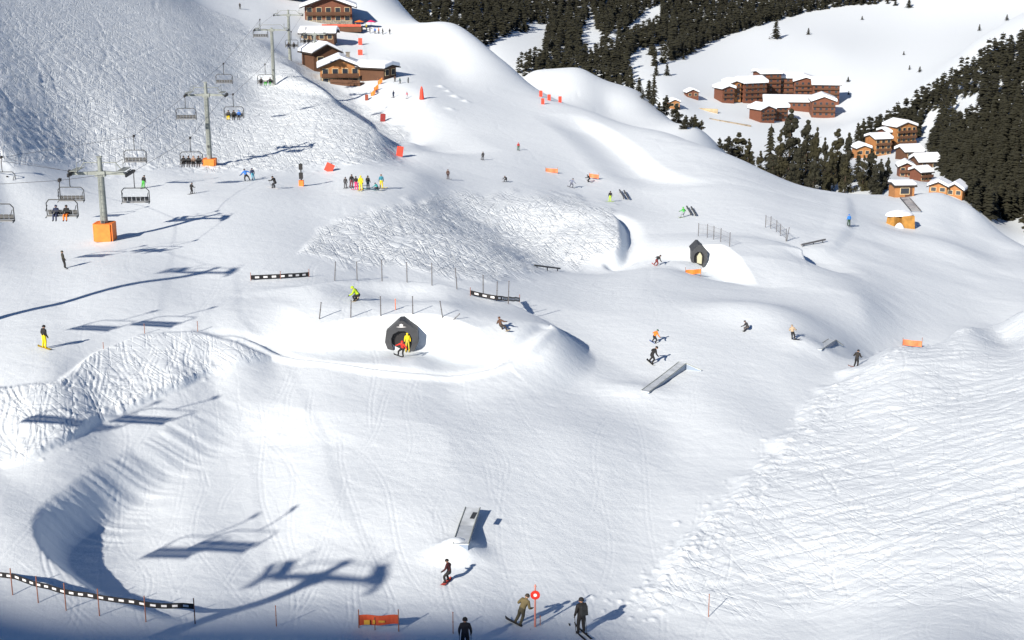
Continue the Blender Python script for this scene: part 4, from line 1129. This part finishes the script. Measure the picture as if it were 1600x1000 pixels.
q = MB(); q.tube((0, -.10, zz_), (0, -.092, zz_), .085, .085, 16); q.build("white_centre", white_m, sg)
g = G(471, 290); pk = thing("padded_post", "black post with two dark boxes and an orange pad round its foot", "post", g)
q = MB(); q.tube((0, 0, -.5), (0, 0, 3.0), .10, .08, 8); q.build("post", dsteel, pk)
q = MB(); q.box((0, 0, .35), (.62, .62, .75)); q.box((0, 0, .35), (.66, .3, .6)); q.build("orange_pad", orange_pad, pk)
q = MB(); q.box((0, -.1, 1.35), (.5, .42, .8)); q.build("lower_box", black_m, pk); q = MB(); q.box((0, -.1, 2.55), (.46, .4, .75)); q.build("upper_box", black_m, pk)
for px, py, lab in ((968, 300, "beside the person in lime trousers"), (1073, 326, "beside the green snowboarder")):
    for k in range(2):
        a0, b0 = G(px + k * 7, py + k * 1), G(px + 7 + k * 7, py + 12 + k * 1)
        t = thing("slanted_rail", ("farther" if k else "nearer") + " dark rail of the pair on the snow " + lab, "rail", a0)
        v = Vector(b0) - Vector(a0); q = MB(); q.tube(Vector((0, 0, .35)), v + Vector((0, 0, .35)), .13, .13, 8); q.build("bar", dsteel, t)
        for f in (.1, .9):
            q = MB(); q.tube(v * f - Vector((0, 0, .4)), v * f + Vector((0, 0, .3)), .07, .07, 6); q.build("leg", dsteel, t)
g = G(1414, 312); fr = thing("slat_ramp", "grey slatted ramp leading down from the orange hut", "ramp", g)
v = Vector(G(1431, 332)) - Vector(g); dr = Vector((v.x, v.y, 0)).normalized(); sd = Vector((dr.y, -dr.x, 0)) * .8
q = MB()
for f in np.linspace(0, 1, 11): q.tube(v * f - sd + Vector((0, 0, .35)), v * f + sd + Vector((0, 0, .35)), .08, .08, 5)
q.build("slats", mat("weathered_slats", (.20, .19, .20), .8, 0, .4, 1), fr)
for sgn in (-1, 1): q = MB(); q.tube(sd * sgn + Vector((0, 0, .3)), v + sd * sgn + Vector((0, 0, .3)), .09, .09, 6); q.build("side_rail", dsteel, fr)

# ------------------------------------------------------------------ buildings
def chalet(px, d, rz, W, D, H, wall_m, label, name="chalet", pitch=22, over=.9, thick=.7, gable_front=True, rows=2, cols=4, balcony=True, chimney=False, z=None, sink=2.0, base_stone=0.0, win=True, door=False, base=None, win_m=None):
    """W across, D deep, H to the eaves; the gable looks along -y when gable_front"""
    g = base if base is not None else GD(px, d)
    t = thing(name, label, "building", (g[0], g[1], g[2] if z is None else z), R(rz))
    tp = math.tan(R(pitch)); a, b = (W, D) if gable_front else (D, W)
    ax = 'y' if gable_front else 'x'
    rise = a / 2 * tp
    m = MB(); m.prism([(-a / 2, -sink), (a / 2, -sink), (a / 2, H), (0, H + rise), (-a / 2, H)], ax, -b / 2, b / 2); m.build("wall", wall_m, t)
    if base_stone: q = MB(); q.box((0, 0, base_stone / 2 - sink / 2), (W + .12, D + .12, base_stone + sink)); q.build("stone_base", stone, t)
    o_ = over; eave = a / 2 + o_
    def slab(z0, z1, name_, m_, inset, par):
        e = eave - inset; q = MB()
        q.prism([(-e, H - (e - a / 2) * tp + z0), (0, H + rise + z0), (e, H - (e - a / 2) * tp + z0), (e - .05, H - (e - a / 2) * tp + z1), (0, H + rise + z1), (-e + .05, H - (e - a / 2) * tp + z1)], ax, -b / 2 - o_ + inset, b / 2 + o_ - inset)
        return q.build(name_, m_, par)
    rf = slab(.02, .26, "roof", under, 0, t)
    sn = slab(.265, .265 + thick, "snow_cover", rsnow, .08, rf)
    bv = sn.modifiers.new("soft", 'BEVEL'); bv.width = min(.25, thick * .4); bv.segments = 2
    if chimney:
        q = MB(); q.box((a * .22 if gable_front else b * .2, 0, H + rise * .6 + .9), (.9, .9, 2.4)); q.box((a * .22 if gable_front else b * .2, 0, H + rise * .6 + 2.15), (1.15, 1.15, .16)); q.build("chimney", stone, rf)
    y = -(D / 2)
    if win:
        for r_ in range(rows):
            zc = H * (r_ + .58) / rows + .1
            for c in range(cols):
                x = (c + .5) / cols * W - W / 2; w_, h_ = min(1.5, W / cols * .55), min(1.4, H / rows * .5)
                q = MB(); q.box((x, y - .04, zc), (w_ + .22, .12, h_ + .22)); wf = q.build("window", win_m or cream, t)
                q = MB(); q.box((x, y - .105, zc), (w_, .04, h_)); q.box((x, y - .13, zc), (.05, .02, h_)); q.build("pane", glass, wf)
    if balcony:
        for r_ in range(1, rows):
            zc = H * r_ / rows
            q = MB(); q.box((0, y - .62, zc), (W * .94, 1.1, .14)); q.box((0, y - 1.14, zc + .55), (W * .94, .07, .85)); bl = q.build("balcony", wood_d if wall_m is not wood_d else wood_o, t)
    if door:
        q = MB(); q.box((W * .2, y - .04, 1.05), (1.2, .1, 2.1)); dd = q.build("door", wood_d, t); q = MB(); q.tube((W * .2 + .4, y - .12, 1.05), (W * .2 + .4, y - .10, 1.05), .06, .06, 8); q.build("handle", dsteel, dd)
    return t
# lower chalet group beside the piste
chalet(534, 352, 8, 9.6, 10, 4.6, wood_o, "snow-roofed lower chalet with an orange gable over a grey stone ground floor", rows=2, cols=4, chimney=True, base_stone=2.4, thick=.8, z=float(GD(534, 352)[2]) - 1.2)
chalet(505, 366, 30, 7.0, 8, 4.6, wood_d, "dark brown annex with a steep white roof behind the crest pylon", rows=1, cols=2, balcony=False, thick=.8, pitch=26, z=float(GD(505, 366)[2]) + .2)
chalet(589, 352, 62, 5.5, 8, 2.6, wood_d, "low dark shelter with a thick white flat-looking roof right of the lower chalet", rows=1, cols=2, balcony=False, thick=1.0, pitch=10, name="shelter", base=G(588, 122))
chalet(504, 420, 0, 9.5, 7, 2.4, wood_d, "long low building with a snowy roof above the dark annex", rows=1, cols=4, balcony=False, gable_front=False, thick=.9, pitch=14, z=float(GD(504, 420)[2]))
def terrace(px, py, W, D, label, m, rz=0, lift=.5):
    t = thing("terrace", label, "terrace", G(px, py), R(rz))
    q = MB(); q.box((0, 0, lift - .6), (W, D, 1.5)); q.build("deck", wood_d, t)
    for sx in np.linspace(-W / 2 + .1, W / 2 - .1, 6):
        q = MB(); q.box((sx, -D / 2 + .06, lift + .55), (.12, .12, 1.0)); q.build("post", wood_d, t)
    q = MB(); q.box((0, -D / 2 - .06, lift + .62), (W, .06, .75)); q.build("parapet", m, t)
    return t
redb = mat("faded_red_parapet", (.50, .09, .05), .7, 0, .3, .8)
t_ = terrace(545, 132, 8, 4, "timber terrace with tables in front of the lower chalet", wood_d, -20, .3)
for k, (px, py, lab) in enumerate(((583, 150, "bottom end of the terrace slope"), (588, 142, "middle of the terrace slope"), (594, 132, "upper end of the terrace slope"))):
    fabric_banner(px, py, 7, 7, "small orange fence panel at the " + lab, orange_pad, .1, True, 40)
pad_marker(597, 122, 5, 9, "small red flag board at the corner of the low dark shelter", red_pad)
pad_marker(573, 157, 5, 9, "brown-red sign board at the foot of the terrace slope", mat("brown_red_board", (.25, .05, .02), .7))
# upper chalet
chalet(520, 452, 6, 14.5, 12, 5.2, wood_r, "large upper chalet with a broad snowy gable and red-brown boards", rows=2, cols=5, chimney=False, thick=.9, pitch=20, over=1.6, base_stone=1.2, z=float(GD(522, 452)[2]) - 1.0)
terrace(535, 47, 12, 4, "red-fronted sun terrace below the large upper chalet", redb, 0, .9)
chalet(462, 470, 0, 9, 8, 4, wood_r, "reddish chalet wall at the very top edge behind the upper chalet", rows=1, cols=3, thick=.8, z=float(GD(470, 470)[2]) + 3)
for k, (px, py, m_, lab) in enumerate(((562, 45, cloth(OR_), "orange"), (580, 45, cloth(PK), "pink"), (571, 44, cloth(NV), "navy"))):
    g = G(px, py); t = thing("parasol", lab + " sun parasol by the upper chalet terrace", "parasol", g)
    q = MB(); q.tube((0, 0, -.2), (0, 0, 2.5), .05, .05, 6); q.build("pole", dsteel, t)
    q = MB(); q.tube((0, 0, 2.1), (0, 0, 2.7), 1.7, .05, 8); q.build("canopy", m_, t)
# big residence across the valley
def block(px, base_py, d, W, D, H, m, label, rz=0, gable=True, rows=4, cols=5, pitch=18, thick=1.7):
    b = G(px, base_py, 560); k = depth_of(b) / d; W, D, H = W * k, D * k, H * k * .82
    return chalet(px, d, rz, W, D, H, m, label, name="apartment_block", pitch=pitch, over=1.0, thick=thick, gable_front=gable, rows=rows, cols=cols, balcony=True, sink=5, base=b, win_m=frame_r)
block(1131, 158, 800, 7.5, 10, 9, wood_r, "narrow red-brown block at the valley end of the residence", 20, True, 3, 2)
block(1143, 157, 790, 6.5, 9, 12, wood_o, "narrow bright orange block with a pitched snow roof, near the end of the residence", 20, True, 4, 2)
block(1170, 158, 800, 15, 12, 13, wood_r, "red-brown residence block next to the orange block", 24, False, 4, 4)
block(1197, 150, 815, 12, 14, 16, wood_r, "tallest middle block of the residence under a flat snowy roof", 10, False, 5, 3, 8)
block(1228, 150, 812, 17, 14, 13, wood_r, "long red-brown residence block in the centre of the row", -4, False, 4, 5, 10)
block(1256, 154, 810, 13, 14, 12.5, wood_r, "red-brown residence block beside the big corner gable", -6, True, 4, 4)
block(1288, 160, 812, 15, 16, 13, wood_r, "snow-roofed upper block behind the big corner gable", -8, False, 4, 4, 16)
block(1284, 181, 775, 12.5, 14, 10.5, wood_r, "big plain red-brown corner gable facing the slope", -6, True, 3, 4, 20)
block(1230, 168, 780, 26, 14, 4.5, wood_r, "long low wing of the residence under one wide snowy roof", -6, False, 1, 9, 14)
block(1190, 189, 752, 9, 10, 8, wood_r, "front red-brown wing with a snowy gable near the tall pine", 28, True, 3, 3, 20)
block(1210, 186, 752, 11, 10, 8, wood_r, "front red-brown wing half hidden by the tall pines", 10, False, 3, 4, 14)
# small things round the residence
def cabin(px, base_py, d, W, D, H, m, label, rz=0, gable=True, rows=1, cols=2, pitch=24, thick=.9, name="cabin", over=.7):
    b = G(px, base_py, d * .72); k = depth_of(b) / d; W, D, H = W * .92 * k, D * .92 * k, H * .86 * k
    return chalet(px, d, rz, W, D, H, m, label, name=name, pitch=pitch, over=over, thick=thick, gable_front=gable, rows=rows, cols=cols, balcony=rows > 1, sink=9, base=b)
cabin(1080, 152, 760, 7, 6, 3.2, wood_r, "small brown cabin beside dark trees left of the residence", 10)
cabin(1052, 168, 640, 5, 5, 3.0, wood_o, "tiny orange cabin among the trees on the ridge", 10)
t = thing("retaining_wall", "long tan retaining wall on the snowy slope left of the residence", "wall", G(1100, 172, 560))
q = MB(); q.box((0, 0, -1.5), (16, .6, 5.0), Matrix.Rotation(R(-24), 3, 'Z')); q.build("wall", mat("tan_concrete", (.42, .34, .22), .9, 0, .3, .5), t)
t = thing("retaining_wall", "lower tan retaining wall running down towards the front wing", "wall", G(1140, 192, 560))
q = MB(); q.box((0, 0, -1.6), (24, .6, 4.6), Matrix.Rotation(R(-28), 3, 'Z') @ Matrix.Rotation(R(6), 3, 'Y')); q.build("wall", mat("grey_tan_concrete", (.26, .22, .17), .9, 0, .4, .5), t)
# village
cabin(1371, 242, 610, 8.5, 9, 8.5, wood_o, "tall narrow orange chalet with a balcony in the village", 16, False, 3, 3, 16, 1.1, "chalet")
cabin(1404, 230, 622, 11.5, 10, 11, wood_o, "largest orange chalet of the village with stepped balconies", 24, True, 4, 4, 18, 1.2, "chalet")
cabin(1386, 232, 612, 6, 8, 8.5, wood_r, "dark brown chalet squeezed between the two orange ones", 20, False, 3, 2, 16, 1.0, "chalet")
cabin(1345, 246, 560, 6, 6, 4.5, wood_o, "small brown chalet at the forest edge below the tall orange one", 8, True, 1, 2, 20, 1.2, "chalet")
cabin(1414, 276, 470, 5.2, 6, 4.2, wood_r, "brown gabled chalet facing the viewer among white roofs", -8, True, 2, 2, 26, .9, "chalet")
cabin(1438, 282, 470, 5.0, 6, 3.6, wood_r, "red-brown chalet beside the gabled one under a wide white roof", 24, False, 2, 3, 20, .9, "chalet")
cabin(1467, 301, 420, 5.6, 6, 2.6, wood_o, "orange-brown chalet half sunk behind the snow crest", -24, True, 1, 2, 24, .8, "chalet")
cabin(1494, 306, 415, 5.0, 6, 2.6, wood_o, "farthest chalet on the crest with a steep tent-like white roof", -30, True, 1, 2, 32, .8, "chalet")
cabin(1420, 246, 540, 8, 8, 3, wood_d, "low chalet almost buried under its white roof between village and forest", 14, False, 1, 2, 20, 1.3, "chalet")
cabin(1445, 262, 520, 9, 8, 3, wood_d, "dark chalet under a broad white roof at the forest edge", 10, False, 1, 2, 24, 1.3, "chalet")
# hut and half-buried cabin on the snow dome
chalet(1408, 250, 4, 3.5, 3.2, 2.0, wood_o, "small orange hut with a thick snow cap on the dome crest", name="hut", rows=1, cols=1, balcony=False, thick=.55, pitch=8, over=.35, gable_front=False, base=G(1408, 307), sink=1, door=True)
g = G(1407, 354); hb = thing("buried_cabin", "ochre cabin half buried in drifted snow below the orange hut", "cabin", g, R(10))
q = MB(); q.box((-1.05, .2, .7), (1.7, 1.8, 2.2), Matrix.Rotation(R(20), 3, 'Z'), taper=.8); q.build("wall", wood_g, hb)
q = MB(); q.box((.85, -.1, .65), (2.2, 2.2, 2.3), Matrix.Rotation(R(-8), 3, 'Z'), taper=.86); q.build("wall", wood_g, hb)
q = MB()
V = [(2.3 * math.cos(a) * r_ - .1, 1.35 * math.sin(a) * r_ + .4, 1.72 + .75 * math.sqrt(max(0, 1 - r_ * r_)) + .05 * math.sin(3 * a)) for r_ in (1, .85, .6, .3, .02) for a in np.linspace(0, 2 * PI, 18, endpoint=False)]
q.add(V, [(i * 18 + k, i * 18 + (k + 1) % 18, (i + 1) * 18 + (k + 1) % 18, (i + 1) * 18 + k) for i in range(4) for k in range(18)], 0, True); q.add(V, [tuple(range(18))]); q.build("snow_cover", rsnow, hb)
q = MB()
V = [(.95 * math.cos(a) * r_ - .75, .7 * math.sin(a) * r_ - 1.15, -.3 + 1.15 * (1 - r_ * r_)) for r_ in (1, .8, .55, .3, .02) for a in np.linspace(0, 2 * PI, 14, endpoint=False)]
q.add(V, [(i * 14 + k, i * 14 + (k + 1) % 14, (i + 1) * 14 + (k + 1) % 14, (i + 1) * 14 + k) for i in range(4) for k in range(14)], 0, True); q.build("snow_drift", rsnow, hb)

# ------------------------------------------------------------------ trees
def leaf_mat(name, a, b, sc):
    m = mat(name, a, .85, 0, .01, sc); r_ = [n for n in m.node_tree.nodes if n.type == 'VALTORGB'][0]
    r_.color_ramp.elements[0].color = (*b, 1); r_.color_ramp.elements[1].color = (*a, 1); r_.color_ramp.elements[0].position, r_.color_ramp.elements[1].position = .38, .62
    return m
needle = leaf_mat("dark_needles", (.030, .030, .014), (.010, .011, .006), .9)
needle2 = leaf_mat("olive_needles", (.042, .038, .013), (.013, .014, .006), .8)
bark = mat("bark", (.07, .05, .035), .9, 0, .3, 3)
def crown_mesh(seed, slim, n_lay, leaf, ragged=.25, per=9, top=1.0, start=.1):
    """unit-height conifer crown: drooping boughs of small needle sprays"""
    g = random.Random(seed); V, Fq = [], []
    for l in range(n_lay):
        f = (l + g.uniform(-.3, .3)) / n_lay; z = start + (1 - start) * f
        rad = slim * (1 - f) ** top * g.uniform(1 - ragged, 1 + ragged * .6) + .012
        k_n = max(3, int(per * (1 - f * .6)))
        a0 = g.uniform(0, 6.28)
        for k in range(k_n):
            if g.random() < .13: continue
            a = a0 + 6.283 * k / k_n + g.uniform(-.3, .3); rr_ = rad * g.uniform(.7, 1.15)
            ca_, sa_ = math.cos(a), math.sin(a)
            for q in range(4):
                u = (q + 1) / 4; rx = rr_ * u; zz = z - rx * .38 * u + g.uniform(-.012, .012)
                w = leaf * (1.15 - .5 * u) * g.uniform(.7, 1.3)
                ox, oy = g.uniform(-.3, .3) * w, g.uniform(-.3, .3) * w
                cx, cy = rx * ca_ + ox, rx * sa_ + oy
                i = len(V); tx, ty = -sa_ * w, ca_ * w; dx, dy = ca_ * w, sa_ * w
                V += [(cx - dx * .8, cy - dy * .8, zz + w * .45), (cx + tx, cy + ty, zz - w * .35), (cx + dx, cy + dy, zz - w * .55), (cx - tx, cy - ty, zz - w * .35), (cx, cy, zz + w * .25)]
                Fq += [(i, i + 1, i + 4), (i + 1, i + 2, i + 4), (i + 2, i + 3, i + 4), (i + 3, i, i + 4)]
    # tip
    i = len(V); V += [(.012, 0, .95), (-.008, .011, .95), (-.008, -.011, .95), (0, 0, 1.02)]; Fq += [(i, i + 1, i + 3), (i + 1, i + 2, i + 3), (i + 2, i, i + 3)]
    return V, Fq
def pine_crown(seed, wide, lobes, leaf):
    """unit-height arolla pine crown: dense upright clumps with ragged outline"""
    g = random.Random(seed); V, Fq = [], []
    cl = []
    for k in range(lobes):
        f = g.random() ** 1.15; z = .04 + .84 * f; r_ = wide * (1 - .86 * f ** 1.3) * g.uniform(.25, .95); a = g.uniform(0, 6.28)
        cl.append((r_ * math.cos(a), r_ * math.sin(a), z, wide * g.uniform(.26, .42) * (1 - .6 * f)))
    cl += [(0, 0, z, wide * .5 * (1.15 - z)) for z in (.12, .3, .5, .7, .86, .94)]
    for cx, cy, cz, cr in cl:
        for _ in range(80):
            u, v = g.uniform(-1, 1), g.uniform(0, 6.28); s_ = math.sqrt(1 - u * u); rr_ = cr * g.uniform(.55, 1.05)
            n = Vector((s_ * math.cos(v), s_ * math.sin(v), u)); p = Vector((cx, cy, cz)) + Vector((n.x * rr_, n.y * rr_, n.z * rr_ * .9))
            t1 = n.orthogonal().normalized(); t1.rotate(Matrix.Rotation(g.uniform(0, 6.28), 3, n).to_quaternion()); t2 = n.cross(t1); w = leaf * g.uniform(.6, 1.4)
            i = len(V); V += [tuple(p + t1 * w - n * w * .3), tuple(p + t2 * w * .6 + n * w * .5), tuple(p - t1 * w - n * w * .2), tuple(p - t2 * w * .6 + n * w * .3)]; Fq += [(i, i + 1, i + 2, i + 3)]
    return V, Fq
def mesh_of(name, V, Fq, m):
    me = bpy.data.meshes.new(name); me.from_pydata(V, [], Fq); me.update(); me.materials.append(m); return me
def trunk_mesh(w):
    q = MB(); q.tube((0, 0, -.15), (0, 0, .9), w, w * .25, 7)
    for k in range(9):
        a = k * 2.4; z = .2 + k * .075; q.tube((0, 0, z), (math.cos(a) * .09, math.sin(a) * .09, z + .02), w * .25, w * .1, 4)
    o = q.build("trunk", bark); me = o.data; bpy.data.objects.remove(o); return me
SPRUCE = [mesh_of("crown", *crown_mesh(s_, .19 + .02 * (s_ % 3), 17, .050, .3, 9), needle) for s_ in range(4)]
PINE = [mesh_of("crown", *pine_crown(s_, .26 + .03 * (s_ % 3), 28 + 4 * s_, .024), needle2 if s_ % 2 else needle) for s_ in range(5)]
TRUNK = trunk_mesh(.022)
def tree(g, h, wpx_m, kind, label, group, seed):
    t = thing("pine_tree" if kind == "pine" else "spruce_tree", label, "tree", g, rng.uniform(0, 6.28), group)
    c = new_obj("crown", (PINE if kind == "pine" else SPRUCE)[seed % (5 if kind == "pine" else 4)], t); k = new_obj("trunk", TRUNK, t)
    base_w = .56 if kind == "pine" else .40
    sx = max(.45, min(1.7, wpx_m / (h * base_w)))
    c.scale = (h * sx, h * sx, h); k.scale = (h, h, h)
    return t
GP = "pines growing just below the crest of the snow field"
near_trees = [ # px, top, depth, width, kind, label or None
 (968,112,520,15,'s',None),(985,110,520,16,'s',None),(997,118,510,12,'s',None),(1012,122,480,20,'s',None),(1020,114,470,14,'s',"tallest thin spruce on the ridge beyond the piste"),(1040,146,470,24,'p',None),(1029,160,465,22,'p',None),(1055,160,462,20,'p',None),(1085,177,455,22,'p',"lone rounded pine at the right end of the ridge group"),(1071,178,455,16,'p',None),(1003,150,470,12,'s',None),(978,124,515,14,'s',None),
 (1080,209,400,28,'p',None),(1096,205,405,16,'p',None),(1068,215,395,14,'p',None),(1125,222,400,16,'p',None),(1155,205,415,40,'p',"broad dense pine standing left of the bare-topped spruce"),(1139,212,410,28,'p',None),(1171,215,410,22,'p',None),
 (1205,193,420,26,'s',"gappy spruce with sparse drooping boughs among the pines"),(1235,165,440,46,'p',"biggest rounded pine in front of the residence"),(1220,205,415,30,'p',None),(1262,184,440,36,'p',None),(1277,196,430,26,'p',None),(1250,222,405,30,'p',None),(1290,212,420,22,'p',None),(1310,198,435,38,'p',"rounded pine right of the blue shadow gap"),(1327,205,430,24,'p',None),(1302,222,415,24,'p',None),(1240,250,395,24,'p',None),(1210,240,400,24,'p',None),(1190,235,400,20,'p',None),(1275,245,400,26,'p',None),(1325,240,405,24,'p',None),
 (1365,232,410,28,'p',None),(1380,248,400,22,'p',None),(1353,242,405,18,'p',None),(1391,246,405,16,'p',None),(1344,236,430,16,'s',None),(1372,258,395,24,'p',None),(1348,183,620,20,'p',"round dark pine where village and forest meet"),(1340,190,620,14,'s',None),
]
for i, (px, ty, d, w, kd, lab) in enumerate(near_trees):
    g = GD(px, d); top = at_depth(px, ty, d)
    h = top[2] - g[2]
    kind = "pine" if kd == 'p' else "spruce"
    wm = w * 1.3 * d / F
    if h > wm * 3.6:                      # the foot is far below the crest: let the tree stand higher up the bank
        hh = wm * 3.2 + 3; g = g.copy(); h = max(hh, 6); 
        for dd in np.arange(d, d - 90, -3.0):
            g2 = GD(px, dd); h2 = at_depth(px, ty, dd)[2] - g2[2]
            if h2 <= h * 1.25 or dd < d - 84: g, h = g2, max(h2, 4); break
    tree(g, max(h, 3), wm, kind, lab or ("dark dense pine in the clump below the snow crest" if kind == "pine" else "dark narrow spruce in the clump beyond the snow crest"), GP, i)
# lone trees on the far meadow
for i, (px, by, hpx, w, d, lab) in enumerate(((1212,61,30,18,1120,"largest lone conifer on the open meadow above the residence"),(1263,54,10,14,1130,"low bushy conifer right of the large lone one"),(1347,31,6,6,1180,None),(1387,6,10,7,1240,None),(1399,9,12,8,1240,None),(1420,12,16,12,1230,"dark cluster-like conifer at the upper rim of the meadow"),(1437,113,9,7,930,None),(1421,109,7,6,940,None),(1412,86,6,5,980,None),(1530,48,10,6,1000,None),(1573,32,9,14,1000,None),(1068,93,10,9,900,None),(1042,118,18,12,860,None),(1025,118,18,12,860,None),(1325,128,8,9,850,None),(1326,148,6,8,830,None))):
    g = GD(px, d); q = at_depth(px, by, d); k = hpx * d / F
    g = G(px, by, 560)
    k = hpx * depth_of(g) / F
    tree(g, k * 1.05, w * depth_of(g) / F, "spruce", lab or "small dark lone conifer on the open snow of the far meadow", "lone trees on the far meadow", i)
# forests
def in_poly(P, x, y):
    ins = False; n = len(P)
    for i in range(n):
        (x0, y0), (x1, y1) = P[i], P[(i + 1) % n]
        if (y0 > y) != (y1 > y) and x < (x1 - x0) * (y - y0) / (y1 - y0) + x0: ins = not ins
    return ins
FOREST_R = [(1343,222),(1352,212),(1370,202),(1395,188),(1420,176),(1450,152),(1490,124),(1530,98),(1570,78),(1600,68),(1680,50),(1800,60),(1800,330),(1600,372),(1560,352),(1520,325),(1498,300),(1478,282),(1468,250),(1432,214),(1425,202),(1395,204),(1365,216)]
GAP_R = [[(1436,204),(1443,178),(1452,174),(1470,176),(1500,158),(1530,144),(1536,152),(1510,170),(1465,186),(1452,208),(1442,236),(1432,240)],[(1486,133),(1500,138),(1506,134),(1500,146),(1488,140)],[(1526,128),(1534,130),(1532,146),(1526,144)],[(1552,140),(1570,128),(1572,134),(1560,150)],[(1540,352),(1560,330),(1572,345),(1600,335),(1610,372),(1560,372)]]
FOREST_T = [(300,-60),(1420,-60),(1400,2),(1370,6),(1300,12),(1250,22),(1200,36),(1150,52),(1110,66),(1085,80),(1060,94),(1030,106),(1000,118),(985,136),(950,136),(860,130),(790,110),(700,90),(500,40)]
GAP_T = [[(745,80),(770,66),(800,48),(822,52),(828,38),(850,38),(853,20),(860,18),(850,60),(845,72),(815,84),(800,98),(770,104)],[(905,62),(914,34),(924,18),(932,44),(948,54),(975,42),(1000,26),(1026,6),(1034,8),(1032,24),(1000,38),(970,52),(956,64),(940,62),(926,74)],[(984,88),(1000,76),(1022,72),(1044,62),(1048,68),(1030,80),(1012,84),(1006,98),(992,110),(978,106)],[(1052,52),(1064,44),(1068,52),(1058,60)],[(876,62),(884,64),(882,78),(874,74)],[(702,2),(714,-6),(708,18),(702,16)],[(985,122),(1010,106),(1040,98),(1080,86),(1060,102),(1020,118)]]
small = []
def place(polys, gaps, n_try, dmin, d0, d1, px0, px1, h0, h1):
    out = []; cellsz = dmin; occ = {}
    for _ in range(n_try):
        px = rng.uniform(px0, px1); d = math.sqrt(rng.uniform(d0 * d0, d1 * d1))
        x, y = (px - 800) / F * d, d
        out.append((x, y, px))
    X = np.array([o[0] for o in out]); Y = np.array([o[1] for o in out]); Zz = ground_xy(X, Y)
    fwd = Y * CP - (Zz - CAMZ) * SP; up = Y * SP + (Zz - CAMZ) * CP; PXs = 800 + F * X / fwd; PYs = 500 - F * up / fwd
    res = []
    for x, y, z, a, b, f in zip(X, Y, Zz, PXs, PYs, fwd):
        hh = rng.uniform(h0, h1); hp = hh * F / f * .9
        if not in_poly(polys, a, b) or any(in_poly(g_, a, b - hp * u) for g_ in gaps for u in (0, .5, .85)): continue
        key = (int(x // cellsz), int(y // cellsz))
        if any((x - q[0]) ** 2 + (y - q[1]) ** 2 < dmin * dmin for i in (-1, 0, 1) for j in (-1, 0, 1) for q in occ.get((key[0] + i, key[1] + j), ())): continue
        occ.setdefault(key, []).append((x, y)); res.append((x, y, z, hh, f, a, b))
    return res
RT = place(FOREST_R, GAP_R, 110000, 3.1, 340, 760, 1330, 1760, 6, 9.5)
TT = place(FOREST_T, GAP_T, 120000, 5.4, 760, 1700, 330, 1420, 8, 14)
# what one can see and single out: the nearest 250 stand as trees of their own, the rest reads as one wood
RT.sort(key=lambda q: q[4] if -20 < q[5] < 1620 and q[6] - q[3] * F / q[4] < 900 else 9e9)
vis = [q for q in RT if q[5] < 1606]
NSOLO = 235
solo = vis[:NSOLO]; rest_r = vis[NSOLO:] + [q for q in RT if q[5] >= 1606]
FAR = [crown_mesh(50 + s_, .17 + .02 * (s_ % 3), 9, .085, .3, 6, .9, .06) for s_ in range(4)]
FARM = [mesh_of("spruce_tree", V, Fq, needle) for V, Fq in [crown_mesh(80 + s_, .18 + .02 * (s_ % 3), 12, .07, .3, 8, .95, .04) for s_ in range(4)]]
for me in FARM:
    o = MB(); o.tube((0, 0, -.12), (0, 0, .85), .018, .006, 5)
    bm = bmesh.new(); bm.from_mesh(me); vs = [bm.verts.new(v) for v in o.v]
    for f_ in o.f: nf = bm.faces.new([vs[i] for i in f_]); nf.material_index = 1
    bm.to_mesh(me); bm.free(); me.materials.append(bark)
for i, q in enumerate(solo):
    o = new_obj("spruce_tree", FARM[i % 4]); o.location = q[:3]; h = q[3]; o.scale = (h * 1.5, h * 1.5, h); o.rotation_euler = (0, 0, rng.uniform(0, 6.28))
    tag(o, "dark spruce standing in the dense forest on the steep slope below the far meadow", "tree", "spruces of the steep forest")
def forest_mesh(name, lst):
    Vs = [np.array(V) for V, _ in FAR]; Fs = [Fq for _, Fq in FAR]
    T4 = [np.array([f_ for f_ in Fq], dtype=np.int64) for Fq in Fs]
    co, tri, off = [], [], 0
    for i, q in enumerate(lst):
        k = i % 4; a = rng.uniform(0, 6.28); c, s_ = math.cos(a), math.sin(a); h = q[3]; w = h * rng.uniform(1.2, 1.65)
        v = Vs[k]; co.append(np.stack([(v[:, 0] * c - v[:, 1] * s_) * w + q[0], (v[:, 0] * s_ + v[:, 1] * c) * w + q[1], v[:, 2] * h + q[2] - .4], 1))
        tri.append(T4[k] + off); off += len(v)
    co = np.concatenate(co).astype(np.float32); tri = np.concatenate(tri).astype(np.int32)
    me = bpy.data.meshes.new(name); me.vertices.add(len(co)); me.vertices.foreach_set("co", co.ravel()); me.loops.add(tri.size); me.loops.foreach_set("vertex_index", tri.ravel())
    me.polygons.add(len(tri)); me.polygons.foreach_set("loop_start", np.arange(0, tri.size, 3, dtype=np.int32)); me.update(calc_edges=True); me.materials.append(needle)
    o = new_obj(name, me); o["kind"] = "stuff"
    return o
fr_ = forest_mesh("steep_forest", rest_r); tag(fr_, "dense dark forest covering the rest of the steep slope", "forest")
ft_ = forest_mesh("mountain_forest", TT); tag(ft_, "dark forest mass on the far mountainside with snowy clearings", "forest")
print("trees", len(solo), len(rest_r), len(TT))
